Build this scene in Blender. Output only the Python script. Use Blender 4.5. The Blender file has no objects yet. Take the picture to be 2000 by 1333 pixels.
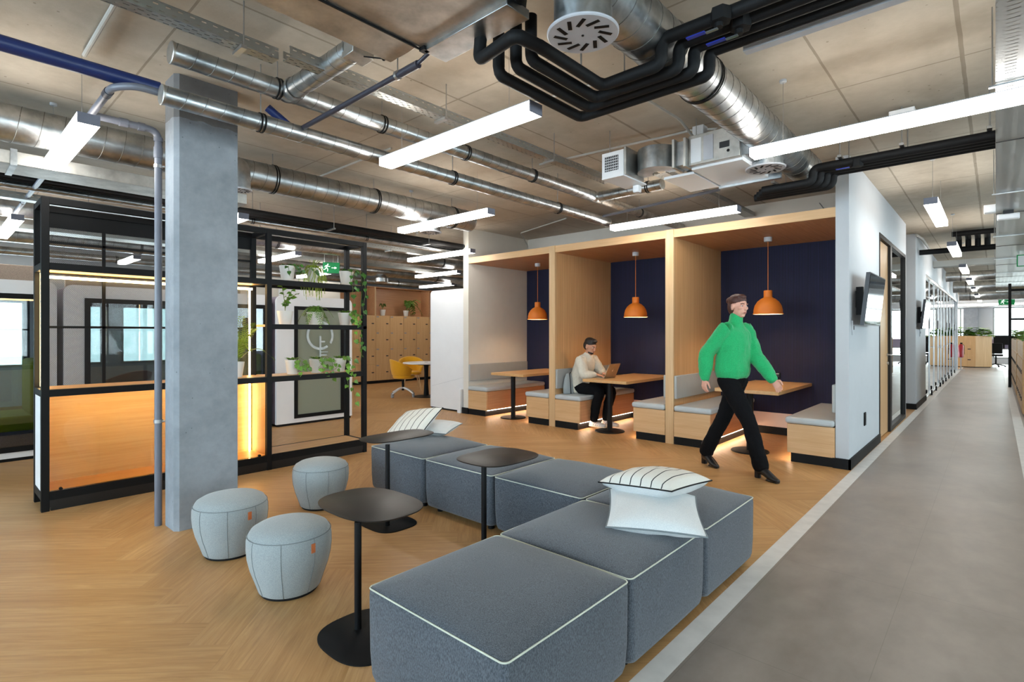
import bpy, bmesh, math, random
from math import sin, cos, pi, radians, sqrt, atan2
from mathutils import Vector, Matrix, noise
random.seed(7)
SC = bpy.context.scene
COL = SC.collection
CEIL = 3.24

# ------------------------------------------------------------------ materials
def lin(h):
    h = h.lstrip('#'); v = [int(h[i:i+2], 16) / 255 for i in (0, 2, 4)]
    return tuple([(x / 12.92 if x <= .04045 else ((x + .055) / 1.055) ** 2.4) for x in v]) + (1,)

class N:
    """tiny node-building helper"""
    def __init__(s, name):
        s.m = bpy.data.materials.new(name); s.m.use_nodes = True
        s.nt = s.m.node_tree; s.nt.nodes.clear()
        s.out = s.nt.nodes.new('ShaderNodeOutputMaterial')
        s.b = s.nt.nodes.new('ShaderNodeBsdfPrincipled')
        s.nt.links.new(s.b.outputs[0], s.out.inputs[0])
    def n(s, t, **kw):
        o = s.nt.nodes.new(t)
        for k, v in kw.items(): setattr(o, k, v)
        return o
    def l(s, a, b): s.nt.links.new(a, b)
    def put(s, sock, v):
        if isinstance(v, bpy.types.NodeSocket): s.l(v, sock)
        else: sock.default_value = v
    def math(s, op, a, b=0.0, c=0.0):
        o = s.n('ShaderNodeMath', operation=op)
        s.put(o.inputs[0], a); s.put(o.inputs[1], b); s.put(o.inputs[2], c)
        return o.outputs[0]
    def mix(s, f, a, b, blend='MIX'):
        o = s.n('ShaderNodeMix', data_type='RGBA', blend_type=blend)
        s.put(o.inputs[0], f); s.put(o.inputs[6], a); s.put(o.inputs[7], b)
        return o.outputs[2]
    def coord(s, scale=(1, 1, 1), rot=(0, 0, 0), kind='Object', loc=(0, 0, 0)):
        t = s.n('ShaderNodeTexCoord'); m = s.n('ShaderNodeMapping')
        m.inputs['Scale'].default_value = scale; m.inputs['Rotation'].default_value = rot
        m.inputs['Location'].default_value = loc
        s.l(t.outputs[kind], m.inputs[0]); return m.outputs[0]
    def noise(s, vec, scale=5, detail=4, rough=.55, dist=0):
        o = s.n('ShaderNodeTexNoise'); o.inputs['Scale'].default_value = scale
        o.inputs['Detail'].default_value = detail; o.inputs['Roughness'].default_value = rough
        o.inputs['Distortion'].default_value = dist
        s.l(vec, o.inputs['Vector']); return o.outputs['Fac']
    def ramp(s, f, stops):
        o = s.n('ShaderNodeValToRGB'); e = o.color_ramp.elements
        while len(e) < len(stops): e.new(.5)
        for i, (p, c) in enumerate(stops): e[i].position = p; e[i].color = c
        s.put(o.inputs[0], f); return o.outputs[0]
    def bump(s, h, strength=.2, dist=.01):
        o = s.n('ShaderNodeBump'); o.inputs['Strength'].default_value = strength
        o.inputs['Distance'].default_value = dist
        s.l(h, o.inputs['Height']); s.l(o.outputs[0], s.b.inputs['Normal']); return o
    def set(s, **kw):
        for k, v in kw.items():
            s.put(s.b.inputs[k.replace('_', ' ')], v)
        return s.m

def plain(name, col, rough=.5, metal=0.0, var=.06, scale=6, bump=0, bscale=80, **kw):
    n = N(name); c = lin(col) if isinstance(col, str) else col
    v = n.coord()
    f = n.noise(v, scale, 3)
    d = tuple(max(0, x * (1 - var * 2)) for x in c[:3]) + (1,)
    l = tuple(min(1, x * (1 + var)) for x in c[:3]) + (1,)
    n.set(Base_Color=n.ramp(f, [(.3, d), (.7, l)]), Roughness=rough, Metallic=metal)
    if bump:
        n.bump(n.noise(v, bscale, 2), bump, .004)
    for k, x in kw.items(): n.put(n.b.inputs[k.replace('_', ' ')], x)
    return n.m

def emis(name, col, strength):
    n = N(name); c = lin(col)
    n.set(Base_Color=c, Roughness=.6, Emission_Color=c, Emission_Strength=strength)
    return n.m

def wood(name, a, b, axis='z', rough=.45, fine=1.0):
    n = N(name)
    st = {'x': (.6, 14, 14), 'y': (14, .6, 14), 'z': (14, 14, .6)}[axis]
    v = n.coord(scale=tuple(q * fine for q in st))
    f1 = n.noise(v, 2.2, 5, .6, .6)
    st2 = {'x': (1.2, 90, 90), 'y': (90, 1.2, 90), 'z': (90, 90, 1.2)}[axis]
    f2 = n.noise(n.coord(scale=st2), 1.5, 3, .6)
    base = n.ramp(f1, [(.30, lin(b)), (.70, lin(a))])
    col = n.mix(.35, base, n.ramp(f2, [(.35, lin(b)), (.65, lin(a))]))
    n.set(Base_Color=col, Roughness=rough)
    n.bump(f2, .12, .002)
    return n.m

def slatwood(name, a, b, rough=.45, period=.045, axis='y'):
    """vertical grain with fine grooves, for lined partitions"""
    n = N(name)
    f2 = n.noise(n.coord(scale=(70, 70, 1.0)), 1.3, 3, .6)
    t = n.n('ShaderNodeTexCoord'); sp = n.n('ShaderNodeSeparateXYZ'); n.l(t.outputs['Object'], sp.inputs[0])
    k = n.math('FRACT', n.math('DIVIDE', sp.outputs[{'x': 0, 'y': 1}[axis]], period))
    g = n.math('LESS_THAN', k, .09)
    cell = n.math('FLOOR', n.math('DIVIDE', sp.outputs[{'x': 0, 'y': 1}[axis]], period))
    wn = n.n('ShaderNodeTexWhiteNoise', noise_dimensions='1D'); n.l(cell, wn.inputs['W'])
    base = n.ramp(f2, [(.3, lin(b)), (.7, lin(a))])
    base = n.mix(n.math('MULTIPLY', wn.outputs[0], .35), base, lin(b))
    dk = tuple(x * .55 for x in lin(b)[:3]) + (1,)
    n.set(Base_Color=n.mix(g, base, dk), Roughness=rough)
    n.bump(n.math('SUBTRACT', 1.0, g), .5, .003)
    return n.m

def herringbone():
    n = N('oak_herringbone')
    w, L = .19, 6.0
    t = n.n('ShaderNodeTexCoord'); mp = n.n('ShaderNodeMapping')
    n.l(t.outputs['Object'], mp.inputs[0])
    mp.inputs['Rotation'].default_value = (0, 0, radians(45)); mp.inputs['Scale'].default_value = (1 / w, 1 / w, 1)
    sp = n.n('ShaderNodeSeparateXYZ'); n.l(mp.outputs[0], sp.inputs[0])
    U, V = sp.outputs[0], sp.outputs[1]
    i = n.math('FLOOR', U); j = n.math('FLOOR', V)
    k = n.math('FLOORED_MODULO', n.math('SUBTRACT', i, j), 2 * L)
    isv = n.math('GREATER_THAN', k, L - .5)              # 1 = plank runs along V
    idx_h = n.math('SUBTRACT', i, k)
    idy_v = n.math('SUBTRACT', j, n.math('SUBTRACT', 2 * L - 1, k))
    def sel(a, b):                                        # isv ? b : a
        return n.math('ADD', n.math('MULTIPLY', a, n.math('SUBTRACT', 1.0, isv)), n.math('MULTIPLY', b, isv))
    ida = sel(idx_h, i); idb = sel(j, idy_v)
    cb = n.n('ShaderNodeCombineXYZ'); n.l(ida, cb.inputs[0]); n.l(idb, cb.inputs[1]); n.l(isv, cb.inputs[2])
    wn = n.n('ShaderNodeTexWhiteNoise', noise_dimensions='3D'); n.l(cb.outputs[0], wn.inputs['Vector'])
    along = sel(U, V); across = sel(V, U)
    ga = n.n('ShaderNodeCombineXYZ')
    n.l(n.math('MULTIPLY', along, .10), ga.inputs[0]); n.l(n.math('MULTIPLY', across, 1.1), ga.inputs[1])
    n.l(n.math('MULTIPLY', wn.outputs[0], 40.0), ga.inputs[2])
    grain = n.noise(ga.outputs[0], 2.4, 7, .70, 1.9)
    gb = n.n('ShaderNodeCombineXYZ')
    n.l(n.math('MULTIPLY', along, .35), gb.inputs[0]); n.l(n.math('MULTIPLY', across, 9.0), gb.inputs[1]); n.l(n.math('MULTIPLY', wn.outputs[0], 17.0), gb.inputs[2])
    fine = n.noise(gb.outputs[0], 1.8, 4, .65, .4)
    c1, c2, c3 = lin('#caa06c'), lin('#b58751'), lin('#966a3a')
    base = n.ramp(grain, [(.30, c3), (.47, c2), (.64, c1)])
    base = n.mix(.40, base, n.ramp(fine, [(.3, c3), (.7, lin('#d2a877'))]))
    base = n.mix(n.math('MULTIPLY', wn.outputs[0], .30), base, lin('#ab7c49'))
    base = n.mix(n.math('MULTIPLY', n.math('SUBTRACT', 1.0, wn.outputs[0]), .16), base, lin('#d8b180'))
    # plank edges
    fu = n.math('FRACT', across)
    e = n.math('LESS_THAN', n.math('MINIMUM', fu, n.math('SUBTRACT', 1.0, fu)), .010)
    base = n.mix(n.math('MULTIPLY', e, .22), base, lin('#7f5a35'))
    n.set(Base_Color=base, Roughness=n.ramp(fine, [(.2, (.36, .36, .36, 1)), (.8, (.48, .48, .48, 1))]))
    n.bump(fine, .06, .002)
    return n.m

def concrete(name, a, b, stain, joints=False, scale=1.0, rough=.85):
    n = N(name)
    v = n.coord()
    f = n.noise(v, 1.3 * scale, 6, .6, .3); f2 = n.noise(v, 9 * scale, 5, .65)
    col = n.ramp(f, [(.30, lin(b)), (.68, lin(a))])
    col = n.mix(.30, col, n.ramp(f2, [(.3, lin(b)), (.7, lin(a))]))
    pits = n.n('ShaderNodeTexVoronoi'); pits.inputs['Scale'].default_value = 11 * scale
    n.l(v, pits.inputs['Vector'])
    pm = n.math('MULTIPLY', n.math('LESS_THAN', pits.outputs['Distance'], .085), n.math('GREATER_THAN', n.noise(v, 1.9 * scale, 2), .53))
    col = n.mix(n.math('MULTIPLY', pm, .6), col, lin(stain))
    st = n.noise(n.coord(scale=(1, .25, 1)), 2.2, 4, .6)
    col = n.mix(n.math('MULTIPLY', n.math('MINIMUM', n.math('MAXIMUM', n.math('MULTIPLY', n.math('SUBTRACT', st, .52), 5.0), 0.0), 1.0), .20), col, lin(stain))
    h = f2
    if joints:
        sp = n.n('ShaderNodeSeparateXYZ'); n.l(v, sp.inputs[0])
        wob = n.math('MULTIPLY', n.math('SUBTRACT', n.noise(v, 5, 3), .5), .009)
        def line(c, off, per, wd):
            q = n.math('FLOORED_MODULO', n.math('ADD', n.math('ADD', c, wob), -off + wd / 2), per)
            return n.math('LESS_THAN', q, wd)
        j = n.math('MAXIMUM', line(sp.outputs[0], -.165, 2.25, .024), line(sp.outputs[0], -.88, 2.25, .016))
        j = n.math('MAXIMUM', j, line(sp.outputs[1], 1.03, 1.8, .014))
        # board bays differ a little in tone
        cx = n.math('FLOOR', n.math('DIVIDE', n.math('ADD', sp.outputs[0], .165), 2.25)); cy = n.math('FLOOR', n.math('DIVIDE', n.math('ADD', sp.outputs[1], -1.03), 1.8))
        cb = n.n('ShaderNodeCombineXYZ'); n.l(cx, cb.inputs[0]); n.l(cy, cb.inputs[1])
        wn = n.n('ShaderNodeTexWhiteNoise', noise_dimensions='3D'); n.l(cb.outputs[0], wn.inputs['Vector'])
        col = n.mix(n.math('MULTIPLY', wn.outputs[0], .35), col, lin(b))
        col = n.mix(n.math('MULTIPLY', j, .52), col, lin(stain))
        h = n.math('SUBTRACT', f2, n.math('MULTIPLY', j, .8))
    n.set(Base_Color=col, Roughness=rough)
    n.bump(h, .25, .01)
    return n.m

def fabric(name, a, b, scale=260, rough=.95, stretch=(1, 1, 1), speck=.5):
    n = N(name)
    v = n.coord(scale=stretch)
    f = n.noise(v, scale, 2, .7); f2 = n.noise(n.coord(), 3, 3)
    col = n.ramp(f, [(.38, lin(b)), (.62, lin(a))])
    col = n.mix(.15, col, n.ramp(f2, [(.3, lin(b)), (.7, lin(a))]))
    n.set(Base_Color=col, Roughness=rough)
    n.b.inputs['Sheen Weight'].default_value = .25
    n.bump(f, .35, .002)
    return n.m

def galv(name, a='#c9ccce', b='#8f9497', rough=.28):
    n = N(name)
    v = n.coord(scale=(1, 1, 1))
    f = n.noise(v, 6, 4, .6); f2 = n.noise(v, 45, 2)
    col = n.ramp(f, [(.3, lin(b)), (.7, lin(a))])
    n.set(Base_Color=col, Metallic=1.0, Roughness=n.ramp(f2, [(.3, (rough, rough, rough, 1)), (.7, (rough + .14,) * 3 + (1,))]))
    n.bump(f, .08, .01)
    return n.m

def perforated(name, col, sx, sy, ox, oy, axes=(0, 1), metal=.9, rough=.4):
    """sheet with real see-through slots; sx, sy = slot pitch, ox, oy = open share"""
    n = N(name); n.set(Base_Color=lin(col), Metallic=metal, Roughness=rough)
    t = n.n('ShaderNodeTexCoord'); sp = n.n('ShaderNodeSeparateXYZ'); n.l(t.outputs['Object'], sp.inputs[0])
    a = n.math('DIVIDE', sp.outputs[axes[0]], sx); b = n.math('DIVIDE', sp.outputs[axes[1]], sy)
    row = n.math('MULTIPLY', n.math('FLOORED_MODULO', n.math('FLOOR', a), 2.0), .5)
    fa = n.math('ABSOLUTE', n.math('SUBTRACT', n.math('FRACT', a), .5)); fb = n.math('ABSOLUTE', n.math('SUBTRACT', n.math('FRACT', n.math('ADD', b, row)), .5))
    hole = n.math('MULTIPLY', n.math('LESS_THAN', fa, ox / 2), n.math('LESS_THAN', fb, oy / 2))
    n.put(n.b.inputs['Alpha'], n.math('SUBTRACT', 1.0, hole))
    return n.m

def mesh_net(name, col, pitch=.0135, wire=.27):
    """expanded metal mesh: diamond openings (in the Y-Z plane)"""
    n = N(name); n.set(Base_Color=lin(col), Roughness=.5, Metallic=.3)
    t = n.n('ShaderNodeTexCoord'); sp = n.n('ShaderNodeSeparateXYZ'); n.l(t.outputs['Object'], sp.inputs[0])
    u = n.math('DIVIDE', sp.outputs[1], pitch); v = n.math('DIVIDE', sp.outputs[2], pitch * .62)
    a = n.math('ABSOLUTE', n.math('SUBTRACT', n.math('FRACT', n.math('ADD', u, v)), .5))
    b = n.math('ABSOLUTE', n.math('SUBTRACT', n.math('FRACT', n.math('SUBTRACT', u, v)), .5))
    w = n.math('GREATER_THAN', n.math('MAXIMUM', a, b), .5 - wire / 2)
    n.put(n.b.inputs['Alpha'], w)
    return n.m

def glass(name, tint='#ffffff', rough=0.0, refl=.08, dens=.0):
    """thin architectural pane: transparent with a fresnel reflection"""
    n = N(name); n.nt.nodes.remove(n.b)
    tr = n.n('ShaderNodeBsdfTransparent'); tr.inputs[0].default_value = lin(tint)
    gl = n.n('ShaderNodeBsdfGlossy'); gl.inputs['Roughness'].default_value = rough
    fr = n.n('ShaderNodeFresnel'); fr.inputs[0].default_value = 1.5
    mx = n.n('ShaderNodeMixShader')
    n.l(n.math('ADD', n.math('MULTIPLY', fr.outputs[0], 1.0), refl), mx.inputs[0]); n.l(tr.outputs[0], mx.inputs[1]); n.l(gl.outputs[0], mx.inputs[2])
    n.l(mx.outputs[0], n.out.inputs[0]); return n.m

def frosted(name, tint):
    n = N(name); n.nt.nodes.remove(n.b)
    tr = n.n('ShaderNodeBsdfTranslucent'); tr.inputs[0].default_value = lin(tint)
    df = n.n('ShaderNodeBsdfPrincipled'); df.inputs['Base Color'].default_value = lin(tint); df.inputs['Roughness'].default_value = .25
    mx = n.n('ShaderNodeMixShader'); mx.inputs[0].default_value = .5
    n.l(tr.outputs[0], mx.inputs[1]); n.l(df.outputs[0], mx.inputs[2]); n.l(mx.outputs[0], n.out.inputs[0]); return n.m

def stripes(name, base, line, period, width, axis=0, extra=None):
    n = N(name)
    t = n.n('ShaderNodeTexCoord'); sp = n.n('ShaderNodeSeparateXYZ'); n.l(t.outputs['Object'], sp.inputs[0])
    k = n.math('FRACT', n.math('ADD', n.math('DIVIDE', sp.outputs[axis], period), .5))
    g = n.math('LESS_THAN', k, width / period)
    g = n.math('MULTIPLY', g, n.math('GREATER_THAN', sp.outputs[2], .004))
    f = n.noise(n.coord(), 300, 2)
    n.set(Base_Color=n.mix(g, n.ramp(f, [(.3, tuple(x * .9 for x in lin(base)[:3]) + (1,)), (.7, lin(base))]), lin(line)), Roughness=.95)
    n.bump(f, .2, .002)
    return n.m

M = {}
M['floor'] = herringbone()
M['ceil'] = concrete('cast_concrete_soffit', '#cbc2b3', '#a59a8a', '#675844', joints=True)
def pillar_concrete():
    m = concrete('cast_concrete_pillar', '#989ea5', '#747a81', '#4f5557', scale=1.6)
    nt = m.node_tree; b = [x for x in nt.nodes if x.type == 'BSDF_PRINCIPLED'][0]
    src = b.inputs['Base Color'].links[0].from_socket
    t = nt.nodes.new('ShaderNodeTexCoord'); sp = nt.nodes.new('ShaderNodeSeparateXYZ'); nt.links.new(t.outputs['Object'], sp.inputs[0])
    ns = nt.nodes.new('ShaderNodeTexNoise'); ns.inputs['Scale'].default_value = 9; nt.links.new(t.outputs['Object'], ns.inputs['Vector'])
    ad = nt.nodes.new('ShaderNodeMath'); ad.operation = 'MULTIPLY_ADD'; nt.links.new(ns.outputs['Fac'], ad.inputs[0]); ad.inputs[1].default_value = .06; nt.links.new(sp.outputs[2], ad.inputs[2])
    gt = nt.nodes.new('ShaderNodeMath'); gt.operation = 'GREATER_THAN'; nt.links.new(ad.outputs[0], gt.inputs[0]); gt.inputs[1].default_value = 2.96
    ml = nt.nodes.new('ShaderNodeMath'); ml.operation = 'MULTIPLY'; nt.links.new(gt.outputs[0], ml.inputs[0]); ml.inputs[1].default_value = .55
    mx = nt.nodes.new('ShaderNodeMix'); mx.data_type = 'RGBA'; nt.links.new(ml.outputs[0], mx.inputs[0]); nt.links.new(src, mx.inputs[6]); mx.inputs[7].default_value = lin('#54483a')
    nt.links.new(mx.outputs[2], b.inputs['Base Color']); return m
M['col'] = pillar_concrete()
def grey_floor():
    n = N('grey_vinyl'); v = n.coord(scale=(1, .6, 1)); f = n.noise(v, 1.1, 6, .6, .3); f2 = n.noise(v, 7, 4, .6)
    col = n.ramp(f, [(.3, lin('#776c64')), (.7, lin('#9f938a'))]); col = n.mix(.35, col, n.ramp(f2, [(.3, lin('#74685f')), (.7, lin('#a5988e'))]))
    sp = n.n('ShaderNodeSeparateXYZ'); t = n.n('ShaderNodeTexCoord'); n.l(t.outputs['Object'], sp.inputs[0])
    j = n.math('LESS_THAN', n.math('FLOORED_MODULO', sp.outputs[1], 1.2), .004)
    j = n.math('MAXIMUM', j, n.math('LESS_THAN', n.math('FLOORED_MODULO', n.math('ADD', sp.outputs[0], .38), .6), .003))
    col = n.mix(n.math('MULTIPLY', j, .35), col, lin('#5b5650'))
    n.set(Base_Color=col, Roughness=n.ramp(f2, [(.2, (.34,) * 3 + (1,)), (.8, (.46,) * 3 + (1,))])); return n.m
M['grey'] = grey_floor()
M['strip'] = plain('pale_strip', '#d6d2ce', .45, var=.05, scale=9)
M['white'] = plain('white_paint', '#bdc1c6', .7, var=.01)
M['warmwhite'] = plain('warm_white_paint', '#dad4ca', .75, var=.015)
M['offwhite'] = plain('white_laminate', '#e6e6e8', .35, var=.01)
M['black'] = plain('black_powdercoat', '#0b0b0d', .55, var=.05, Specular_IOR_Level=.22)
M['darkmetal'] = plain('dark_bronze_metal', '#171310', .5, metal=.2)
M['plinth'] = plain('black_plinth', '#0c0d10', .6, Specular_IOR_Level=.25)
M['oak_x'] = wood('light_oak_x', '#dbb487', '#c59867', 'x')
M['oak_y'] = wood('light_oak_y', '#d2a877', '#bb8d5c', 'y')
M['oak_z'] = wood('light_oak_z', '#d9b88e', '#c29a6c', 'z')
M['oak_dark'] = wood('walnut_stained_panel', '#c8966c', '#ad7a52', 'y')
M['oak_top'] = wood('oak_table_laminate', '#d6ac78', '#c2935c', 'y', .35)
M['oak_case'] = wood('pale_oak_case_back', '#e3c696', '#d0ac76', 'y')
M['slat'] = slatwood('lined_oak_partition', '#dcb182', '#c49562')
M['navy'] = slatwood('navy_ribbed_panel', '#15173c', '#10122c', .8, .035, 'x')
M['pinkbase'] = plain('pale_base_panel', '#e4d3c9', .6, var=.02)
M['seatvinyl'] = plain('pale_grey_vinyl', '#b3b9bc', .45, var=.02, bump=.1, bscale=200)
M['backvinyl'] = plain('grey_vinyl_backrest', '#a7a9a8', .5, var=.02)
M['galv'] = galv('galvanised_steel')
M['rib'] = plain('duct_seam_steel', '#6d6c68', .5, metal=.6)
M['galv2'] = galv('dull_galvanised_steel', '#cfccc6', '#a3a09b', .38)
M['blk_ins'] = plain('black_foam_insulation', '#111113', .66, var=.1, bump=.3, bscale=40, Specular_IOR_Level=.3)
M['pvcgrey'] = plain('grey_pvc', '#6c6f7a', .4)
M['pvcdark'] = plain('dark_pvc', '#35343f', .4)
M['conduit'] = plain('pale_conduit', '#b9b6b0', .5)
M['bluepipe'] = plain('blue_painted_pipe', '#16295e', .4)
M['light'] = emis('diffuser_glow', '#fffaf2', 9.0)
M['lightbody'] = plain('white_aluminium', '#b9bac0', .4)
M['endcap'] = plain('grey_end_cap', '#6d6f7c', .5)
M['led'] = emis('warm_led_strip', '#ffdc9a', 12.0)
M['added_uplight'] = emis('added_uplight_glow', '#fff4e6', 3.0)  # upward glow added on top of the light bars to brighten the ceiling
M['led2'] = emis('warm_plinth_led', '#ffdfbe', 24.0)
M['orange'] = plain('orange_rubber', '#d9761f', .6, var=.03)
M['orange_in'] = plain('pale_inner_shade', '#f0d2b0', .6)
M['bulb'] = emis('lamp_glow', '#ffe2bb', 130.0)
M['added_led_case'] = emis('added_case_led', '#ffdc9a', 26.0)  # for an added, hidden strip that brightens the display case
M['sofa'] = fabric('grey_melange_wool', '#5d636c', '#31363d', 290, stretch=(1, 1, .4))
M['piping'] = plain('pale_piping', '#cfd3c4', .8)
M['stool'] = fabric('pale_grey_felt', '#a3aaab', '#858d90', 320)
M['seam'] = plain('stool_seam', '#7c8386', .9)
M['tag'] = plain('orange_leather', '#c9703f', .6)
M['tabletop'] = plain('matt_black_laminate', '#1d1917', .45, var=.04)
M['glass'] = glass('clear_glass', '#f2f7f4')
M['glass_b'] = glass('clear_case_glass', '#f7f4ee', refl=.0)
M['glass_t'] = glass('blue_grey_glass', '#d3dde0', refl=.06)
M['glass_m'] = glass('mirror_like_glass', '#9aa6a6', refl=.30)
M['added_podlamp'] = emis('added_cabin_glow', '#f2f6ff', 14.0)  # made-up lamp, added to brighten the glass cabins inside
M['frost'] = frosted('frosted_glass', '#b9c0ae')
M['etched'] = plain('clear_etched_band', '#c7d3d6', .2)
M['leaf'] = plain('green_leaf', '#6b9a36', .45, var=.3, scale=9)
M['leafy'] = plain('yellow_green_leaf', '#93a832', .5, var=.25, scale=9)
M['leafd'] = plain('dark_green_leaf', '#42732c', .4, var=.3, scale=9)
M['stem'] = plain('plant_stem', '#6b7a35', .6)
M['soil'] = plain('potting_soil', '#3a2a1e', .95)
M['pot'] = plain('white_pot', '#e4e2dd', .4, var=.01)
M['net'] = mesh_net('black_expanded_mesh', '#131317')
M['skin_m'] = plain('skin_tan', '#c08d72', .55, var=.03)
M['skin_w'] = plain('skin_light', '#d6a08c', .55, var=.03)
M['hair_d'] = plain('dark_brown_hair', '#231915', .6, var=.2, scale=60)
M['hair_b'] = plain('chestnut_hair', '#4a261d', .55, var=.25, scale=60)
M['sweater'] = fabric('cream_knit', '#d8d2c4', '#bfb9aa', 160)
M['green'] = fabric('emerald_knit', '#21b26a', '#17945a', 180)
M['trouser'] = fabric('black_cotton', '#131316', '#0b0b0d', 260)
M['boot'] = plain('black_leather', '#131317', .35)
M['shoe'] = plain('white_trainer', '#d7d4d2', .5)
M['shoegrey'] = plain('silver_overlay', '#8f9298', .4)
M['alu'] = plain('silver_aluminium', '#b3a48c', .38, metal=.7)
M['logo_white'] = plain('pale_emblem', '#f3ead8', .4)
M['keys'] = plain('black_keys', '#202024', .5)
M['screen_on'] = plain('dark_glossy_screen', '#3c4148', .06)
M['pillow_w'] = fabric('white_cotton', '#dcdedd', '#c7cacc', 300)
M['pillow_s'] = stripes('white_black_stripe', '#e2e0d8', '#26282c', .062, .006, 0)
M['yellow'] = fabric('yellow_felt', '#e6a812', '#cd8f08', 200)
M['lime'] = fabric('lime_wool', '#b9bd25', '#9a9e18', 200)
M['rust'] = fabric('rust_leather', '#a85f3c', '#8a4828', 60)
M['locker'] = wood('locker_oak', '#dbb382', '#c69a66', 'z')
M['podpurple'] = fabric('lilac_grey_felt', '#9d93a5', '#857a8e', 120)
M['podtop'] = fabric('taupe_felt', '#a39282', '#8b7c6e', 120)
M['red'] = plain('red_enamel', '#9b1620', .3)
M['sign'] = emis('green_sign', '#08703a', .25)
M['signw'] = emis('white_sign', '#dfeee0', .8)
M['door'] = wood('door_oak', '#c9a276', '#b48a5d', 'z')
M['steel'] = plain('brushed_steel', '#b8b8b8', .3, metal=.9)
M['tray'] = perforated('slotted_tray', '#a9aba8', .022, .06, .34, .45)
M['trayN'] = perforated('slotted_cable_tray_floor', '#b9bcbd', .075, .042, .62, .22)
M['trayS'] = perforated('slotted_tray_side', '#a9aba8', .030, .055, .28, .42, axes=(2, 1))
M['tv_back'] = plain('tv_housing', '#1f2128', .4)
M['brass'] = plain('valve_brass', '#8a8d90', .35, metal=.8)
M['bluehandle'] = plain('blue_valve_handle', '#1c2f9c', .4)
M['sky_wall'] = plain('window_frame_grey', '#8f9694', .5)
M['bark'] = plain('outside_green', '#6f8f6a', .9, var=.3)
M['carpet'] = fabric('blue_grey_carpet', '#39506a', '#2c4058', 120)

for k_ in ('trouser',):
    [x for x in M[k_].node_tree.nodes if x.type == 'BSDF_PRINCIPLED'][0].inputs['Sheen Weight'].default_value = 0.0
    [x for x in M[k_].node_tree.nodes if x.type == 'BSDF_PRINCIPLED'][0].inputs['Specular IOR Level'].default_value = .15

# ------------------------------------------------------------------ mesh building
class MB:
    def __init__(s): s.v = []; s.f = []; s.mi = []; s.mats = []; s.cur = 0
    def mat(s, key):
        m = M[key]
        if m not in s.mats: s.mats.append(m)
        s.cur = s.mats.index(m); return s
    def face(s, idx): s.f.append(idx); s.mi.append(s.cur)
    def add(s, vs, fs):
        o = len(s.v); s.v += [Vector(p) for p in vs]
        for f in fs: s.face([i + o for i in f])
        return s
    def box(s, x0, x1, y0, y1, z0, z1):
        if x0 > x1: x0, x1 = x1, x0
        if y0 > y1: y0, y1 = y1, y0
        if z0 > z1: z0, z1 = z1, z0
        vs = [(x, y, z) for z in (z0, z1) for y in (y0, y1) for x in (x0, x1)]
        return s.add(vs, [(0, 2, 3, 1), (4, 5, 7, 6), (0, 1, 5, 4), (2, 6, 7, 3), (0, 4, 6, 2), (1, 3, 7, 5)])
    def obox(s, c, ex, ey, ez):
        """oriented box: centre and three half-extent vectors"""
        c, ex, ey, ez = Vector(c), Vector(ex), Vector(ey), Vector(ez)
        vs = [c + i * ex + j * ey + k * ez for k in (-1, 1) for j in (-1, 1) for i in (-1, 1)]
        return s.add(vs, [(0, 2, 3, 1), (4, 5, 7, 6), (0, 1, 5, 4), (2, 6, 7, 3), (0, 4, 6, 2), (1, 3, 7, 5)])
    def prism(s, pts, z0, z1):
        n = len(pts)
        vs = [(x, y, z0) for x, y in pts] + [(x, y, z1) for x, y in pts]
        fs = [tuple(range(n - 1, -1, -1)), tuple(range(n, 2 * n))] + [(i, (i + 1) % n, n + (i + 1) % n, n + i) for i in range(n)]
        return s.add(vs, fs)
    def rings(s, R, close=True, caps=True):
        """R = list of rings (lists of points, same count)"""
        o = len(s.v); n = len(R[0])
        for r in R: s.v += [Vector(p) for p in r]
        for k in range(len(R) - 1):
            for i in range(n if close else n - 1):
                a = o + k * n + i; b = o + k * n + (i + 1) % n
                s.face([a, b, b + n, a + n])
        if caps:
            s.face([o + i for i in range(n - 1, -1, -1)]); s.face([o + (len(R) - 1) * n + i for i in range(n)])
        return s
    def tube(s, path, r, n=12, caps=True):
        path = [Vector(p) for p in path]; R = []
        rr = r if isinstance(r, (list, tuple)) else [r] * len(path)
        t0 = (path[1] - path[0]).normalized()
        up = Vector((0, 0, 1)) if abs(t0.z) < .9 else Vector((1, 0, 0))
        a = t0.cross(up).normalized(); 
        for i, p in enumerate(path):
            if i == 0: t = t0
            elif i == len(path) - 1: t = (path[i] - path[i - 1]).normalized()
            else: t = ((path[i + 1] - p).normalized() + (p - path[i - 1]).normalized()).normalized()
            a = (a - t * a.dot(t)).normalized(); b = t.cross(a)
            R.append([p + (a * cos(2 * pi * k / n) + b * sin(2 * pi * k / n)) * rr[i] for k in range(n)])
        return s.rings(R, True, caps)
    def cyl(s, p0, p1, r, n=16, r1=None):
        return s.tube([p0, p1], [r, r if r1 is None else r1], n)
    def lathe(s, prof, c, n=32, axis='z', caps=True):
        c = Vector(c); R = []
        for r, h in prof:
            ring = []
            for k in range(n):
                a = 2 * pi * k / n
                if axis == 'z': q = Vector((r * cos(a), r * sin(a), h))
                elif axis == 'y': q = Vector((r * sin(a), h, r * cos(a)))
                else: q = Vector((h, r * cos(a), r * sin(a)))
                ring.append(c + q)
            R.append(ring)
        return s.rings(R, True, caps)
    def ell(s, c, rx, ry, rz, n=16, m=10, rot=None):
        c = Vector(c); R = []
        for i in range(m + 1):
            ph = -pi / 2 + pi * i / m; q = max(.02, cos(ph))
            ring = []
            for k in range(n):
                a = 2 * pi * k / n; p = Vector((rx * q * cos(a), ry * q * sin(a), rz * sin(ph)))
                if rot is not None: p = rot @ p
                ring.append(c + p)
            R.append(ring)
        return s.rings(R)

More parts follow.
